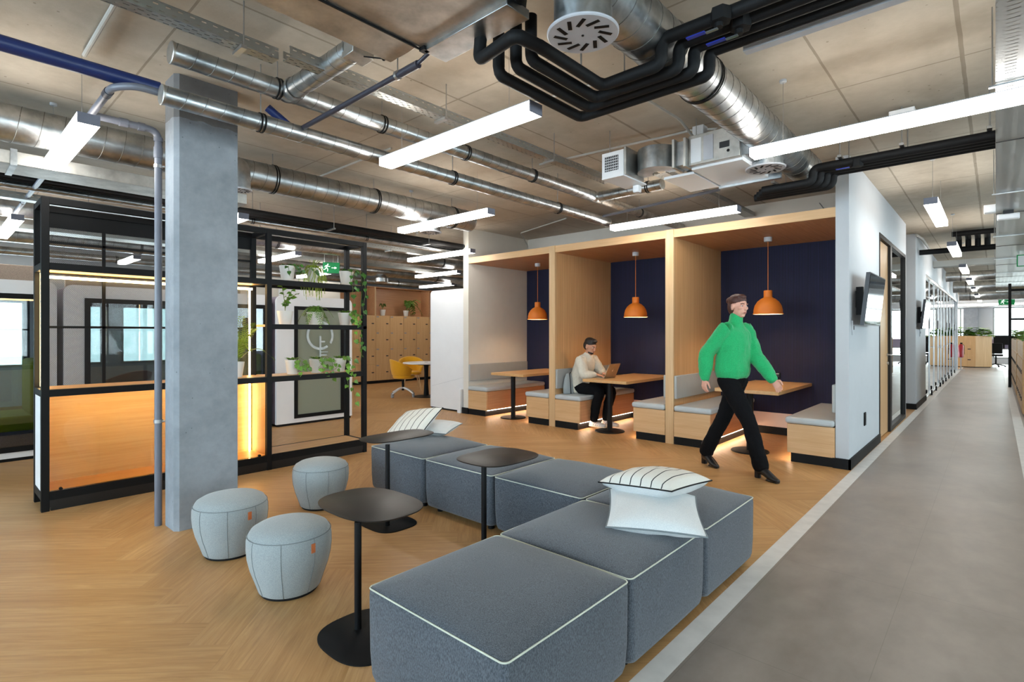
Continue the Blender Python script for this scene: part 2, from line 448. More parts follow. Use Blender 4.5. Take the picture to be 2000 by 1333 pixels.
def fillet(pts, r=.08, seg=6):
    pts = [Vector(p) for p in pts]; out = [pts[0]]
    for i in range(1, len(pts) - 1):
        p = pts[i]; d0 = (pts[i - 1] - p); d1 = (pts[i + 1] - p)
        q = min(r, d0.length * .49, d1.length * .49)
        a = p + d0.normalized() * q; b = p + d1.normalized() * q
        for k in range(seg + 1):
            t = k / seg; out.append(a * (1 - t) ** 2 + p * 2 * t * (1 - t) + b * t * t)
    out.append(pts[-1]); return out

def origin(o):
    v = Vector((0, 0, 0))
    while o is not None: v = v + Vector(o.location); o = o.parent
    return v

def obj(name, mb, key, parent=None, bev=0, smooth=True, angle=35, seg=2, label=None, kind=None, group=None, loc=None):
    me = bpy.data.meshes.new(name)
    if not mb.mats: mb.mats = [M[key]]
    if parent is not None: base = origin(parent)
    elif loc is not None: base = Vector(loc)
    else:
        xs = [p.x for p in mb.v]; ys = [p.y for p in mb.v]; zs = [p.z for p in mb.v]
        base = Vector(((min(xs) + max(xs)) / 2, (min(ys) + max(ys)) / 2, min(zs)))
    me.from_pydata([p - base for p in mb.v], [], mb.f)
    for m in mb.mats: me.materials.append(m)
    me.polygons.foreach_set('material_index', mb.mi)
    bm = bmesh.new(); bm.from_mesh(me); bmesh.ops.recalc_face_normals(bm, faces=bm.faces); bm.to_mesh(me); bm.free()
    if smooth:
        me.shade_smooth(); me.set_sharp_from_angle(angle=radians(angle))
    me.update()
    o = bpy.data.objects.new(name, me); COL.objects.link(o)
    if parent is not None: o.parent = parent
    else: o.location = base
    if bev:
        b = o.modifiers.new('bevel', 'BEVEL'); b.width = bev; b.segments = seg; b.limit_method = 'ANGLE'; b.angle_limit = radians(40)
    if label: o['label'] = label
    if kind: o['kind'] = kind
    if group: o['group'] = group
    return o

def thing(name, label, cat, loc, group=None):
    o = bpy.data.objects.new(name, None); COL.objects.link(o); o.location = loc
    o.empty_display_size = .05
    o['label'] = label; o['category'] = cat
    if group: o['group'] = group
    return o
def tag(o, label, cat, group=None):
    o['label'] = label; o['category'] = cat
    if group: o['group'] = group
    return o
def struct(name, mb, key, parent=None, **kw):
    o = obj(name, mb, key, parent, **kw)
    if parent is None: o['kind'] = 'structure'
    return o
def B(*a): return MB().box(*a)
def many(name, mbs, key, parent, **kw):
    for m in mbs: obj(name, m, key, parent, **kw)
def merge_cyl(box, *cyls):
    for c in cyls: box.cyl(*c)
    return box

def text_on(name, s, size, loc, rot, key, parent, depth=.001):
    cu = bpy.data.curves.new(name, 'FONT'); cu.body = s; cu.size = size; cu.extrude = depth; cu.align_x = 'CENTER'; cu.align_y = 'CENTER'
    o = bpy.data.objects.new(name, cu); COL.objects.link(o); cu.materials.append(M[key])
    o.parent = parent; o.location = Vector(loc) - origin(parent); o.rotation_euler = rot
    return o
# ------------------------------------------------------------------ room shell
XL, XR, YN, YF = -14.0, 4.6, -5.0, 35.0
struct('floor', MB().mat('floor').prism([(XL, YN), (-1.094, YN), (-1.094, YF), (XL, YF)], -.12, 0), 'floor', loc=(0, 0, 0))
struct('floor', MB().mat('grey').prism([(-.992, YN), (.20, YN), (.20, YF), (-.992, YF)], -.12, 0).prism([(.31, YN), (XR, YN), (XR, YF), (.31, YF)], -.12, 0), 'grey', loc=(0, 0, 0))
struct('trim_1', MB().box(-1.094, -.992, YN, YF, -.12, .0005), 'strip')
struct('trim_2', MB().box(.20, .31, YN, YF, -.12, .0005), 'strip')
struct('ceiling', MB().box(XL, XR, YN, YF, CEIL, CEIL + .25), 'ceil', loc=(0, 0, 0))

def wall_with_windows(name, axis, pos, a0, a1, openings, z1=CEIL, th=.2, key='white', sgn=1):
    """axis 'x': wall in the plane x=pos running along y; openings = [(a,b,z0,z1)]"""
    mb = MB(); cuts = sorted(openings); p = a0
    def bb(u0, u1, w0, w1):
        if u1 - u0 < 1e-4 or w1 - w0 < 1e-4: return
        if axis == 'x': mb.box(pos, pos + sgn * th, u0, u1, w0, w1)
        else: mb.box(u0, u1, pos, pos + sgn * th, w0, w1)
    for a, b, z0, zz in cuts:
        bb(p, a, 0, z1); bb(a, b, 0, z0); bb(a, b, zz, z1); p = b
    bb(p, a1, 0, z1)
    return struct(name, mb, key)

WN = [0]
def window(axis, pos, a, b, z0, z1, sgn, nm=3):
    WN[0] += 1
    root = MB(); f = .05; d = .06
    def bb(m, u0, u1, w0, w1, p0=0, p1=d):
        if axis == 'x': m.box(pos + sgn * p0, pos + sgn * p1, u0, u1, w0, w1)
        else: m.box(u0, u1, pos + sgn * p0, pos + sgn * p1, w0, w1)
    bb(root, a, b, z0, z0 + f); bb(root, a, b, z1 - f, z1); 
    for i in range(nm + 1):
        c = a + f / 2 + (b - a - f) * i / nm; bb(root, c - f / 2, c + f / 2, z0 + f, z1 - f)
    o = struct('window_%d' % WN[0], root, 'sky_wall')
    g = MB(); bb(g, a + f, b - f, z0 + f, z1 - f, .028, .032); obj('pane', g, 'glass', o)
    # daylight coming in through the opening
    L = bpy.data.lights.new('daylight', 'AREA'); L.shape = 'RECTANGLE'; L.size = (b - a); L.size_y = (z1 - z0)
    lo = bpy.data.objects.new('daylight', L); COL.objects.link(lo)
    c = (a + b) / 2; zc = (z0 + z1) / 2; off = .35 * sgn
    if axis == 'x': lo.location = (pos + off, c, zc); lo.rotation_euler = (radians(90), 0, radians(90 if sgn > 0 else -90))
    else: lo.location = (c, pos + off, zc); lo.rotation_euler = (radians(90), 0, radians(180 if sgn > 0 else 0))
    return lo, (b - a) * (z1 - z0)

DAY = []
# wall behind the camera
ops = [(-12.5, -8.6, .7, 2.75), (-7.6, -3.6, .7, 2.75), (-2.6, 1.4, .7, 2.75)]
wall_with_windows('wall_near', 'y', YN, XL, XR, ops, sgn=-1)
for o in ops: DAY.append(('near',) + window('y', YN, *o[:2], o[2], o[3], -1))
ops = [(-3.6, 0.2, .7, 2.75), (1.4, 5.2, .7, 2.75), (6.4, 10.4, .7, 2.75), (11.6, 15.6, .7, 2.75), (16.8, 20.8, .7, 2.75), (22, 26, .7, 2.75), (27.2, 31.2, .7, 2.75)]
wall_with_windows('wall_right', 'x', XR, YN, YF, ops, sgn=1)
for o in ops: DAY.append(('right',) + window('x', XR, *o[:2], o[2], o[3], 1))
ops = [(-3.8, -.3, .75, 2.3), (.1, 2.6, .75, 2.3), (2.9, 4.9, .75, 2.3)]
wall_with_windows('wall_left', 'x', XL, YN, 12.6, ops, sgn=-1)
for o in ops: DAY.append(('left',) + window('x', XL, *o[:2], o[2], o[3], -1, 2))
ops = [(-1.9, -.62, .25, 2.62), (-.1, 3.9, .25, 2.62)]
wall_with_windows('wall_far', 'y', 33.6, -6.0, XR, ops, sgn=1)
for o in ops: DAY.append(('far',) + window('y', 33.6, *o[:2], o[2], o[3], 1, 2))
struct('wall_back', MB().box(XL, -1.24, 12.6, 12.75, 0, CEIL), 'warmwhite')

# booth walls
struct('wall_booth_left', MB().box(-6.94, -6.81, 6.40, 8.0, 0, CEIL), 'warmwhite')
struct('wall_booth_back', MB().box(-6.94, -1.24, 8.0, 8.12, 0, CEIL), 'warmwhite')
w = struct('wall_corridor_left', MB().box(-1.24, -1.12, 6.40, 8.318, 0, CEIL).box(-1.24, -1.12, 8.318, 11.03, 2.71, CEIL).box(-1.9, -1.12, 11.03, 11.1, 0, CEIL), 'white')
struct('wall_corridor_far', MB().box(-1.24, -1.095, 12.30, 14.2, 0, CEIL).box(-2.4, -1.24, 12.30, 12.4, 0, CEIL).box(-1.24, -1.095, 14.2, 26.5, 2.66, CEIL).box(-1.24, -1.08, 26.45, 26.65, 0, CEIL), 'white')
struct('baseboard_1', MB().box(-1.262, -1.100, 6.375, 6.4, 0, .105).box(-1.12, -1.100, 6.375, 8.30, 0, .105), 'plinth')
struct('baseboard_2', MB().box(-1.30, -1.08, 12.275, 12.30, 0, .105).box(-1.095, -1.08, 12.3, 14.2, 0, .105), 'plinth')
struct('baseboard_3', MB().box(-6.955, -6.80, 6.378, 6.4, 0, .105).box(-6.955, -6.94, 6.4, 8.0, 0, .105), 'plinth')

# door and glazed front in the corridor wall
d = struct('door_1', MB().box(-1.165, -1.145, 8.37, 9.26, .01, 2.64), 'door')
obj('door_frame', MB().box(-1.20, -1.112, 8.318, 8.362, 0, 2.71).box(-1.20, -1.112, 9.27, 9.41, 0, 2.71).box(-1.20, -1.112, 8.362, 9.27, 2.65, 2.71), 'darkmetal', d)
obj('door_handle', MB().tube(fillet([(-1.145, 9.20, 1.10), (-1.085, 9.20, 1.10), (-1.085, 9.07, 1.10)], .012), .009).lathe([(.025, 0), (.025, .008)], (-1.145, 9.20, 1.10), 16, 'x').lathe([(.022, 0), (.022, .02)], (-1.145, 9.20, .98), 16, 'x'), 'steel', d)
wn = struct('window_20', MB().box(-1.19, -1.115, 9.41, 11.03, 0, .06).box(-1.19, -1.115, 9.41, 11.03, 2.66, 2.71).box(-1.19, -1.115, 10.98, 11.03, .06, 2.66).box(-1.175, -1.165, 10.22, 10.228, .06, 2.66).box(-1.19, -1.16, 9.41, 11.03, .86, .90), 'darkmetal')
obj('pane', MB().box(-1.155, -1.149, 9.41, 10.98, .06, 2.66), 'glass_m', wn)

# long glazed corridor front with doors
mull = [14.2, 15.48, 16.72, 18.03, 19.0, 20.16, 21.5, 22.9, 24.62, 26.4]
fr = MB().box(-1.17, -1.10, 14.2, 26.45, 0, .04).box(-1.17, -1.10, 14.2, 26.45, 2.60, 2.66)
for y in mull: fr.box(-1.155, -1.118, y - .012, y + .012, .04, 2.60)
gw = struct('window_21', fr, 'steel')
obj('pane', MB().box(-1.138, -1.132, 14.2, 26.4, .04, 2.6), 'glass_m', gw)
for y in mull[1:-1]:
    obj('door_shoe', MB().box(-1.10, -1.07, y - .04, y + .04, .0, .11), 'black', gw)
for k, y in enumerate([15.55, 18.1, 19.15, 21.6, 23.0, 25.9]):
    s = obj('door_plate', MB().box(-1.130, -1.122, y - .14, y + .14, 1.52, 1.74), 'black', gw)
for y in (17.6, 19.7, 23.6): obj('door_handle', MB().tube([(-1.10, y, 1.05), (-1.03, y, 1.05), (-1.03, y - .16, 1.05)], .011), 'steel', gw)

# bulkheads in the open office at the end
struct('trim_3', MB().box(-6, XR, 32.6, 33.6, 2.62, CEIL), 'white')
struct('trim_4', MB().box(-1.15, -.62, 33.3, 33.6, 0, 2.62), 'col')

# ------------------------------------------------------------------ booths
b = thing('booth_surround', 'light oak booth surround with header and two upright partitions', 'booth', (-4, 6.4, 0))
obj('header', MB().mat('oak_x').box(-6.81, -1.24, 6.40, 6.43, 2.62, 2.722), 'oak_x', b)
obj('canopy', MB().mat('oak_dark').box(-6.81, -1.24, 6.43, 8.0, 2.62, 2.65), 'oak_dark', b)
for x0, x1 in ((-5.022, -4.912), (-3.135, -3.025)):
    obj('partition', MB().mat('oak_z').box(x0, x1, 6.392, 6.43, 0, 2.724).mat('slat').box(x0, x1, 6.43, 8.0, 0, 2.62), 'oak_z', b)
bays = [(-6.81, -5.022), (-4.912, -3.135), (-3.025, -1.24)]
for x0, x1 in bays:
    obj('back_panel', MB().box(x0, x1, 7.965, 8.0, .30, 2.62), 'navy', b)
    obj('lower_panel', MB().mat('pinkbase').box(x0, x1, 7.96, 8.0, .105, .30).mat('plinth').box(x0, x1, 7.965, 8.0, 0, .105), 'pinkbase', b)

def bench(xa, xb, side, label):
    """side = +1: sitter faces +x (strip of light under the +x edge)"""
    t = thing('booth_bench', label, 'bench', ((xa + xb) / 2, 6.4, 0), 'upholstered booth benches')
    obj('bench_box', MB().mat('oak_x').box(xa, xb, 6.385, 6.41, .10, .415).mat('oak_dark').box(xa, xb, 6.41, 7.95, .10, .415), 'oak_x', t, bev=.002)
    i = .035
    px0, px1 = (xa, xb - i) if side > 0 else (xa + i, xb)
    obj('plinth', MB().box(px0, px1, 6.395, 7.95, 0, .10), 'plinth', t)
    q = xb - .012 if side > 0 else xa + .012
    obj('light_strip', MB().box(q - .006, q + .006, 6.42, 7.92, .094, .0995), 'led2', t)
    cx0, cx1 = (xa + .002, xb + .02) if side > 0 else (xa - .02, xb - .002)
    n = 8
    obj('seat_cushion', MB().box(cx0, cx1, 6.365, 7.95, .418, .49), 'seatvinyl', t, bev=.028, seg=4)
    return t
bench(-6.80, -6.355, 1, 'grey-cushioned oak booth bench against the white wall')
bench(-5.47, -5.03, -1, 'grey-cushioned bench left of the first oak partition')
bench(-4.905, -4.46, 1, 'booth bench the man in the cream sweater sits on')
bench(-3.59, -3.14, -1, 'empty bench facing the man, left of the second partition')
bench(-3.018, -2.556, 1, 'bench behind the walking woman beside the second partition')
bench(-1.70, -1.245, -1, 'grey-cushioned bench beside the white wall corner')
def pad(x0, x1, label):
    tag(obj('backrest_pad', MB().box(x0, x1, 6.40, 7.95, .57, .865), 'backvinyl', bev=.012), label, 'backrest', 'booth backrest pads')
pad(-6.81, -6.775, 'long grey backrest pad on the white booth wall')
pad(-4.912, -4.877, 'grey backrest pad behind the man in the cream sweater')
pad(-3.025, -2.99, 'pale backrest pad left of the walking woman')
pad(-1.275, -1.24, 'narrow backrest pad edge on the right white wall')
pad(-3.17, -3.135, 'backrest pad edge on the left of the second partition')

def booth_table(cx, label):
    t = thing('booth_table', label, 'table', (cx, 6.62, 0), 'booth tables')
    obj('tabletop', MB().box(cx - .36, cx + .36, 6.46, 7.94, .702, .742), 'oak_top', t, bev=.003)
    obj('pole', MB().cyl((cx, 6.62, .012), (cx, 6.62, .70), .038, 24), 'black', t)
    obj('foot_plate', MB().lathe([(.21, 0), (.212, .006), (.205, .014), (.04, .018)], (cx, 6.62, 0), 40), 'black', t)
    return t
booth_table(-5.96, 'oak booth table on black pole in the left booth')
booth_table(-4.10, 'oak booth table holding the open laptop')
booth_table(-2.17, 'oak booth table behind the woman in green')

def pendant(x, y, label):
    t = thing('pendant_lamp', label, 'lamp', (x, y, 1.645), 'orange booth pendants')
    obj('ceiling_rose', MB().lathe([(.044, 2.565), (.048, 2.575), (.048, 2.62), (.01, 2.62)], (x, y, 0), 24), 'white', t)
    obj('cord', MB().cyl((x, y, 1.94), (x, y, 2.57), .0035, 8), 'orange', t)
    prof = [(.172, 1.645), (.178, 1.650), (.176, 1.658), (.170, 1.66), (.168, 1.70), (.155, 1.755), (.125, 1.805), (.085, 1.84), (.055, 1.855), (.050, 1.862), (.050, 1.94), (.046, 1.946), (.01, 1.948)]
    inn = [(.01, 1.84), (.08, 1.825), (.118, 1.795), (.148, 1.75), (.161, 1.70), (.165, 1.655), (.172, 1.645)]
    mb = MB().mat('orange').lathe(prof, (x, y, 0), 48, caps=False).mat('orange_in').lathe(inn, (x, y, 0), 48, caps=False)
    obj('lamp_shade', mb, 'orange', t)
    obj('bulb', MB().ell((x, y, 1.74), .032, .032, .04, 16, 8), 'bulb', t)
pendant(-5.91, 7.2, 'orange dome pendant in the left booth')
pendant(-4.01, 7.2, 'orange dome pendant above the man with the laptop')
pendant(-2.14, 7.2, 'orange dome pendant above the table right of the woman')

def socket(p, n, label, white=False):
    t = thing('wall_socket', label, 'socket', p)
    x, y, z = p
    if n == 'y':
        obj('face_plate', B(x - .04, x + .04, y - .012, y, z - .04, z + .04), 'black', t, bev=.003)
        obj('insert', B(x - .018, x + .018, y - .016, y - .012, z - .02, z + .015), 'keys', t)
        obj('usb_port', B(x - .02, x + .02, y - .017, y - .012, z + .018, z + .03), 'white', t)
    else:
        obj('face_plate', B(x, x + .012, y - .045, y + .045, z - .075, z + .075), 'white' if white else 'black', t, bev=.003)
        obj('insert', B(x + .012, x + .016, y - .02, y + .02, z - .02, z + .02), 'keys', t)
socket((-3.32, 7.965, .885), 'y', 'black socket on navy wall left of the second partition')
socket((-2.24, 7.965, .82), 'y', 'black socket on navy wall right of the woman')
socket((-1.12, 7.27, .42), 'x', 'black double socket low on the white corridor wall')
socket((-1.12, 6.58, 1.46), 'x', 'white switch panel on the corridor wall by the nearer screen', True)
socket((-1.095, 13.0, 1.42), 'x', 'white switch panel by the farther wall screen', True)

# ------------------------------------------------------------------ modular sofa
def rsq(cx, cy, hx, hy, r, z, n=8):
    pts = []
    for qx, qy, a0 in ((1, -1, -90), (1, 1, 0), (-1, 1, 90), (-1, -1, 180)):
        for k in range(n + 1):
            a = radians(a0 + 90 * k / n)
            pts.append((cx + qx * (hx - r) + r * cos(a), cy + qy * (hy - r) + r * sin(a), z))
    # add mid-edge points so that sides can belly out
    out = []
    m = len(pts)
    for i in range(m):
        out.append(pts[i])
        if i % (n + 1) == n:
            a, b = pts[i], pts[(i + 1) % m]
            for t in range(1, 8):
                t /= 8; out.append((a[0] + (b[0] - a[0]) * t, a[1] + (b[1] - a[1]) * t, z))
    return out
def belly(ring, cx, cy, h, amt, axis_sag=0):
    R = []
    for x, y, z in ring:
        u, v = (x - cx) / h, (y - cy) / h
        x2 = x + (amt * (1 - v * v) * (1 if u > 0 else -1) if abs(u) >= abs(v) else 0)
        y2 = y + (amt * (1 - u * u) * (1 if v > 0 else -1) if abs(v) > abs(u) else 0)
        R.append((x2, y2, z))
    return R
def pouf(cx, cy, label):
    h = .369
    t = thing('sofa_module', label, 'sofa', (cx, cy, 0), 'grey square seating modules')
    R = []
    for z, s, r, am in ((.045, .95, .05, 0), (.052, .975, .045, .003), (.075, .99, .04, .004), (.16, 1, .035, .006), (.28, 1, .03, .007), (.375, 1, .026, .004), (.402, .992, .022, 0)):
        R.append(belly(rsq(cx, cy, h * s, h * s, r, z), cx, cy, h, am))
    top = R[-1]
    for s in (.985, .95, .88, .76, .6, .42, .22, .04):
        ring = []
        for x, y, z in top:
            u, v = (x - cx) / h * s, (y - cy) / h * s
            dz = .054 * ((1 - min(1, abs(u)) ** 2.6) * (1 - min(1, abs(v)) ** 2.6)) ** .62
            ring.append((cx + (x - cx) * s, cy + (y - cy) * s, .404 + dz))
        R.append(ring)
    obj('upholstery', MB().rings(R), 'sofa', t, angle=75)
    p = [(x, y, .405) for x, y, z in belly(rsq(cx, cy, h * .994, h * .994, .024, .405), cx, cy, h, .001)]
    obj('piping', MB().tube(p + [p[0]], .0032, 6), 'piping', t)
    for sx in (-1, 1):
        for sy in (-1, 1):
            obj('foot', MB().cyl((cx + sx * .28, cy + sy * .28, 0), (cx + sx * .28, cy + sy * .28, .05), .022, 16), 'black', t)
    return t
px = -1.458
pouf(px, 1.542, 'grey sofa module nearest the camera, in front of the others')
pouf(px, 2.288, 'middle grey sofa module of the row along the aisle')
pouf(px, 3.034, 'grey corner sofa module under the two stacked pillows')
pouf(px - .757, 3.034, 'grey sofa module between the corner and the table-covered one')
pouf(px - 1.514, 3.034, 'grey sofa module behind the middle black side table')
pouf(px - 2.271, 3.034, 'grey sofa module at the far left end, under striped pillow')

# ------------------------------------------------------------------ side tables
def sqring(cx, cy, hx, hy, z, e=3.0, n=56):
    out = []
    for k in range(n):
        a = 2 * pi * k / n; c, s_ = cos(a), sin(a)
        out.append((cx + hx * abs(c) ** (2 / e) * (1 if c >= 0 else -1), cy + hy * abs(s_) ** (2 / e) * (1 if s_ >= 0 else -1), z))
    return out
def side_table(tc, hx, hy, zt, post, bc, bh, label, e=3.2):
    t = thing('side_table', label, 'table', (post[0], post[1], 0), 'black side tables around the sofa')
    obj('tabletop', MB().rings([sqring(*tc, hx - .004, hy - .004, zt - .009, e), sqring(*tc, hx, hy, zt - .005, e), sqring(*tc, hx, hy, zt - .002, e), sqring(*tc, hx - .003, hy - .003, zt, e)]), 'tabletop', t, angle=50)
    obj('pole', MB().cyl((post[0], post[1], .008), (post[0], post[1], zt - .009), .0165, 20), 'black', t)
    obj('foot_plate', MB().rings([sqring(*bc, bh[0], bh[1], 0, e), sqring(*bc, bh[0], bh[1], .006, e), sqring(*bc, bh[0] - .004, bh[1] - .004, .009, e)]), 'black', t, angle=50)
side_table((-2.415, 1.57), .295, .215, .52, (-2.231, 1.384), (-2.155, 1.395), (.225, .205), 'black side table with large top left of the nearest module', 2.7)
side_table((-3.465, 2.50), .165, .30, .605, (-3.272, 2.273), (-3.33, 2.32), (.20, .17), 'tall black side table in front of the striped pillow')
side_table((-2.41, 2.53), .21, .26, .60, (-2.31, 2.30), (-2.36, 2.31), (.19, .17), 'black side table overhanging the sofa row in the middle')

# ------------------------------------------------------------------ round stools
def stool(cx, cy, ang, label, tagang=None):
    t = thing('round_stool', label, 'stool', (cx, cy, 0), 'pale grey felt stools')
    prof = [(.150, .014), (.158, .020), (.176, .075), (.199, .14), (.213, .20), (.218, .25), (.217, .295), (.211, .318)]
    top = [(.209, .322), (.196, .344), (.165, .362), (.12, .374), (.07, .380), (.02, .382)]
    obj('upholstery', MB().lathe(prof + top, (cx, cy, 0), 64), 'stool', t, angle=60)
    ring = [(cx + .2135 * cos(2 * pi * k / 64), cy + .2135 * sin(2 * pi * k / 64), .320) for k in range(65)]
    sm = MB().tube(ring, .0022, 6)
    for k in range(8):
        a = ang + 2 * pi * k / 8
        sm.tube([(cx + (r + .0008) * cos(a), cy + (r + .0008) * sin(a), z) for r, z in prof], .0016, 5)
    obj('seams', sm, 'seam', t)
    obj('base_disc', MB().lathe([(.145, 0), (.148, .004), (.148, .014)], (cx, cy, 0), 48), 'plinth', t)
    if tagang is not None:
        a = tagang; rd = Vector((cos(a), sin(a), 0)); tn = Vector((-sin(a), cos(a), 0))
        obj('leather_tag', MB().obox(Vector((cx, cy, .272)) + rd * .2195, rd * .002, tn * .011, Vector((0, 0, .024))), 'tag', t)
stool(-3.64, 1.335, .35, 'pale grey stool nearest the concrete pillar', atan2(-1.335, 3.64) + .50)
stool(-2.875, 1.36, .15, 'pale grey stool beside the large black side table', atan2(-1.36, 2.875) + .55)
stool(-4.08, 2.19, .55, 'pale grey stool in front of the shelving unit')

# ------------------------------------------------------------------ pillows
def pillow(center, size, thick, mat, label, rot, key2=None, cat='pillow', group=None):
    """soft square cushion; local x-y is the plane, corners pulled to points"""
    t = MB(); n = 22; top, bot = [], []
    def P(i, j, sgn):
        u, v = -1 + 2 * i / n, -1 + 2 * j / n
        k = 1 - .06 * (1 - v * v) * abs(u) ** 3 ; k2 = 1 - .06 * (1 - u * u) * abs(v) ** 3
        h = ((1 - u * u) * (1 - v * v)) ** .42
        wob = .010 * noise.noise(Vector((u * 2.1, v * 2.1, sgn * 3 + size * 7)))
        return Vector((u * k * size / 2, v * k2 * size / 2, sgn * (thick / 2 * h + wob * h)))
    q = rot.to_matrix() if hasattr(rot, 'to_matrix') else rot
    def grid(sgn, m):
        m.rings([[Vector(center) + q @ P(i, j, sgn) for i in range(n + 1)] for j in range(n + 1)], False, False)
    r = thing('pillow', label, cat, center, group)
    m = MB(); 
    for sgn, k in ((1, mat), (-1, key2 or 'pillow_w')):
        m.mat(k); o = len(m.v)
        for j in range(n + 1):
            for i in range(n + 1): m.v.append(P(i, j, sgn))
        for j in range(n):
            for i in range(n):
                a = o + j * (n + 1) + i; f = [a, a + 1, a + n + 2, a + n + 1]
                m.face(f if sgn > 0 else f[::-1])
    m.v = [p + Vector(center) for p in m.v]
    o = obj('cover', m, mat, r, angle=80)
    edge = [P(i, 0, 1) for i in range(n + 1)] + [P(n, j, 1) for j in range(1, n + 1)] + [P(i, n, 1) for i in range(n - 1, -1, -1)] + [P(0, j, 1) for j in range(n - 1, -1, -1)]
    edge = [Vector((e.x, e.y, 0)) + Vector(center) for e in edge]
    obj('edge_piping', MB().tube(edge, .004, 6), 'plinth' if key2 is None and mat == 'pillow_s' else 'seam', r)
    r.rotation_euler = q.to_euler()
    return r
def basis(ex, ey):
    ex = Vector(ex).normalized(); ez = ex.cross(Vector(ey)).normalized(); ey = ez.cross(ex)
    return Matrix((ex, ey, ez)).transposed()
Z3 = Vector((0, 0, 1))
def tri_rot(nrm, up):
    n_ = Vector(nrm).normalized(); ex = Vector(up).cross(n_).normalized(); ey = n_.cross(ex)
    return Matrix((ex, ey, n_)).transposed()
# white pillow (lower) and striped pillow stacked on the sofa corner
pillow((-1.29, 2.50, .500), .46, .12, 'pillow_w', 'plain white pillow lying under the striped one', basis((.865, .50, -.03), (-.50, .865, .12)), group=None)
pillow((-1.385, 2.70, .590), .44, .15, 'pillow_s', 'striped pillow stacked on top of the white pillow', basis((1, -.05, .09), (.05, 1, -.07)))
pillow((-4.03, 3.08, .565), .44, .13, 'pillow_s', 'striped pillow leaning upright at the far sofa end', basis((1, .25, .16), (-.25, .85, .46)))
pillow((-3.99, 3.30, .500), .42, .11, 'pillow_w', 'white pillow lying behind the upright striped pillow', basis((1, .5, .0), (-.5, 1, .08)))

# ------------------------------------------------------------------ concrete column and its drain pipe
c = thing('concrete_column', 'square grey concrete column in front of the shelving unit', 'column', (-4.39, 1.41, 0))
ch = .028
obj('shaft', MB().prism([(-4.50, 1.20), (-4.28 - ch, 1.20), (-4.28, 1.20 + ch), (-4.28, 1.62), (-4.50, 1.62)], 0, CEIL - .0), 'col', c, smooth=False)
obj('corner_chamfer', MB().box(-4.283, -4.279, 1.232, 1.616, 2.68, 2.70), 'col', c)
t = thing('drain_pipe', 'grey vertical drain pipe running down the concrete column', 'pipe', (-4.535, 1.165, 0))
obj('pipe', MB().tube(fillet([(-4.535, 1.165, 0), (-4.535, 1.165, 2.88), (-4.535, .80, 2.88)], .07, 8), .024, 20), 'pvcgrey', t)
many('coupling', [MB().cyl((-4.535, 1.165, 2.68), (-4.535, 1.165, 2.76), .029, 20), MB().cyl((-4.535, 1.165, 2.80), (-4.535, 1.165, 2.83), .029, 20), MB().cyl((-4.535, 1.08, 2.88), (-4.535, 1.04, 2.88), .029, 20), MB().cyl((-4.535, .98, 2.88), (-4.535, .93, 2.88), .029, 20)], 'pvcgrey', t)
for z in (2.62, .76): obj('pipe_clamp', MB().cyl((-4.535, 1.165, z - .012), (-4.535, 1.165, z + .012), .029, 20).cyl((-4.535, 1.165, z), (-4.502, 1.20, z), .008, 8), 'steel', t)

# ------------------------------------------------------------------ shelving unit
F, K = -5.52, -5.95            # front and back planes
y0, y1, y2 = .632, 2.395, 3.545
p = .05
s = thing('shelving_unit', 'tall black framed shelving unit with lit display case and plants', 'shelf', (-5.73, 2.1, 0))
for y in (y0, y1 - p / 2 + .005, y2 - p):
    for x0 in (F - p, K): obj('post', MB().box(x0, x0 + p, y, y + p, .0 if x0 != K else .0, 2.475), 'black', s, bev=.002)
rl = MB()
for z0, z1 in ((2.425, 2.475), (1.905, 1.96), (.90, .955), (.085, .15)):
    for x0 in (F - p + .002, K + .002): rl.box(x0, x0 + p - .004, y0 + .002, y2 - .002, z0, z1)
    for y in (y0 + .002, y1 - p / 2 + .007, y2 - p + .002): rl.box(K + .004, F - .004, y, y + p - .004, z0 + .001, z1 - .001)
for x0 in (F - p + .002,): rl.box(x0, x0 + p - .004, y1, y2 - .002, 1.445, 1.497)
rl.box(K + .005, F, y2 - p + .002, y2 - .004, 1.455, 1.485)
rl.box(K + .002, K + .03, y0, y1, 2.30, 2.425)
obj('rails', rl, 'black', s)
obj('plinth', MB().box(K + .03, F - .012, y0 + .06, y2 - .03, 0, .085), 'darkmetal', s)
obj('front_kickboard', MB().box(F - .028, F - .004, y0, y2, .03, .15), 'darkmetal', s)
for z, ya, yb in ((.935, y0 + .05, y1), (.935, y1 + .03, y2 - .05), (.13, y0 + .05, y1), (.13, y1 + .03, y2 - .05), (1.94, y1 + .03, y2 - .05), (1.925, y0 + .05, y1)):
    obj('shelf_board', MB().box(K + .045, F - .045, ya, yb, z, z + .022), 'oak_y', s)
obj('shelf_board', MB().box(K + .045, F - .045, y1 + .03, y2 - .05, 1.473, 1.495), 'oak_y', s)
obj('mesh_screen', MB().box(K + .018, K + .020, y0 + .05, y1 - .02, .957, 1.905).box(K + .018, K + .020, y0 + .05, y1 - .02, 1.962, 2.30), 'net', s, smooth=False)
mb = MB(); ym = 1.10 + .35
mb.box(K + .01, K + .028, 1.09, 1.115, .957, 1.905).box(K + .01, K + .028, 1.09, 1.115, 1.962, 2.30)
mb.box(K + .01, K + .028, 1.70, 1.725, .957, 1.905).box(K + .01, K + .028, 1.70, 1.725, 1.962, 2.30)
mb.box(K + .01, K + .028, y0 + .05, y1, 1.445, 1.465).box(K + .01, K + .028, y0 + .05, y1, 2.165, 2.185)
obj('glazing_bars', mb, 'black', s)
obj('case_back', MB().box(K + .02, K + .045, y0 + .05, y1, .15, .90), 'oak_case', s)
obj('end_panel', MB().box(K + .05, F - .05, y0 + .006, y0 + .020, .15, .90), 'offwhite', s)
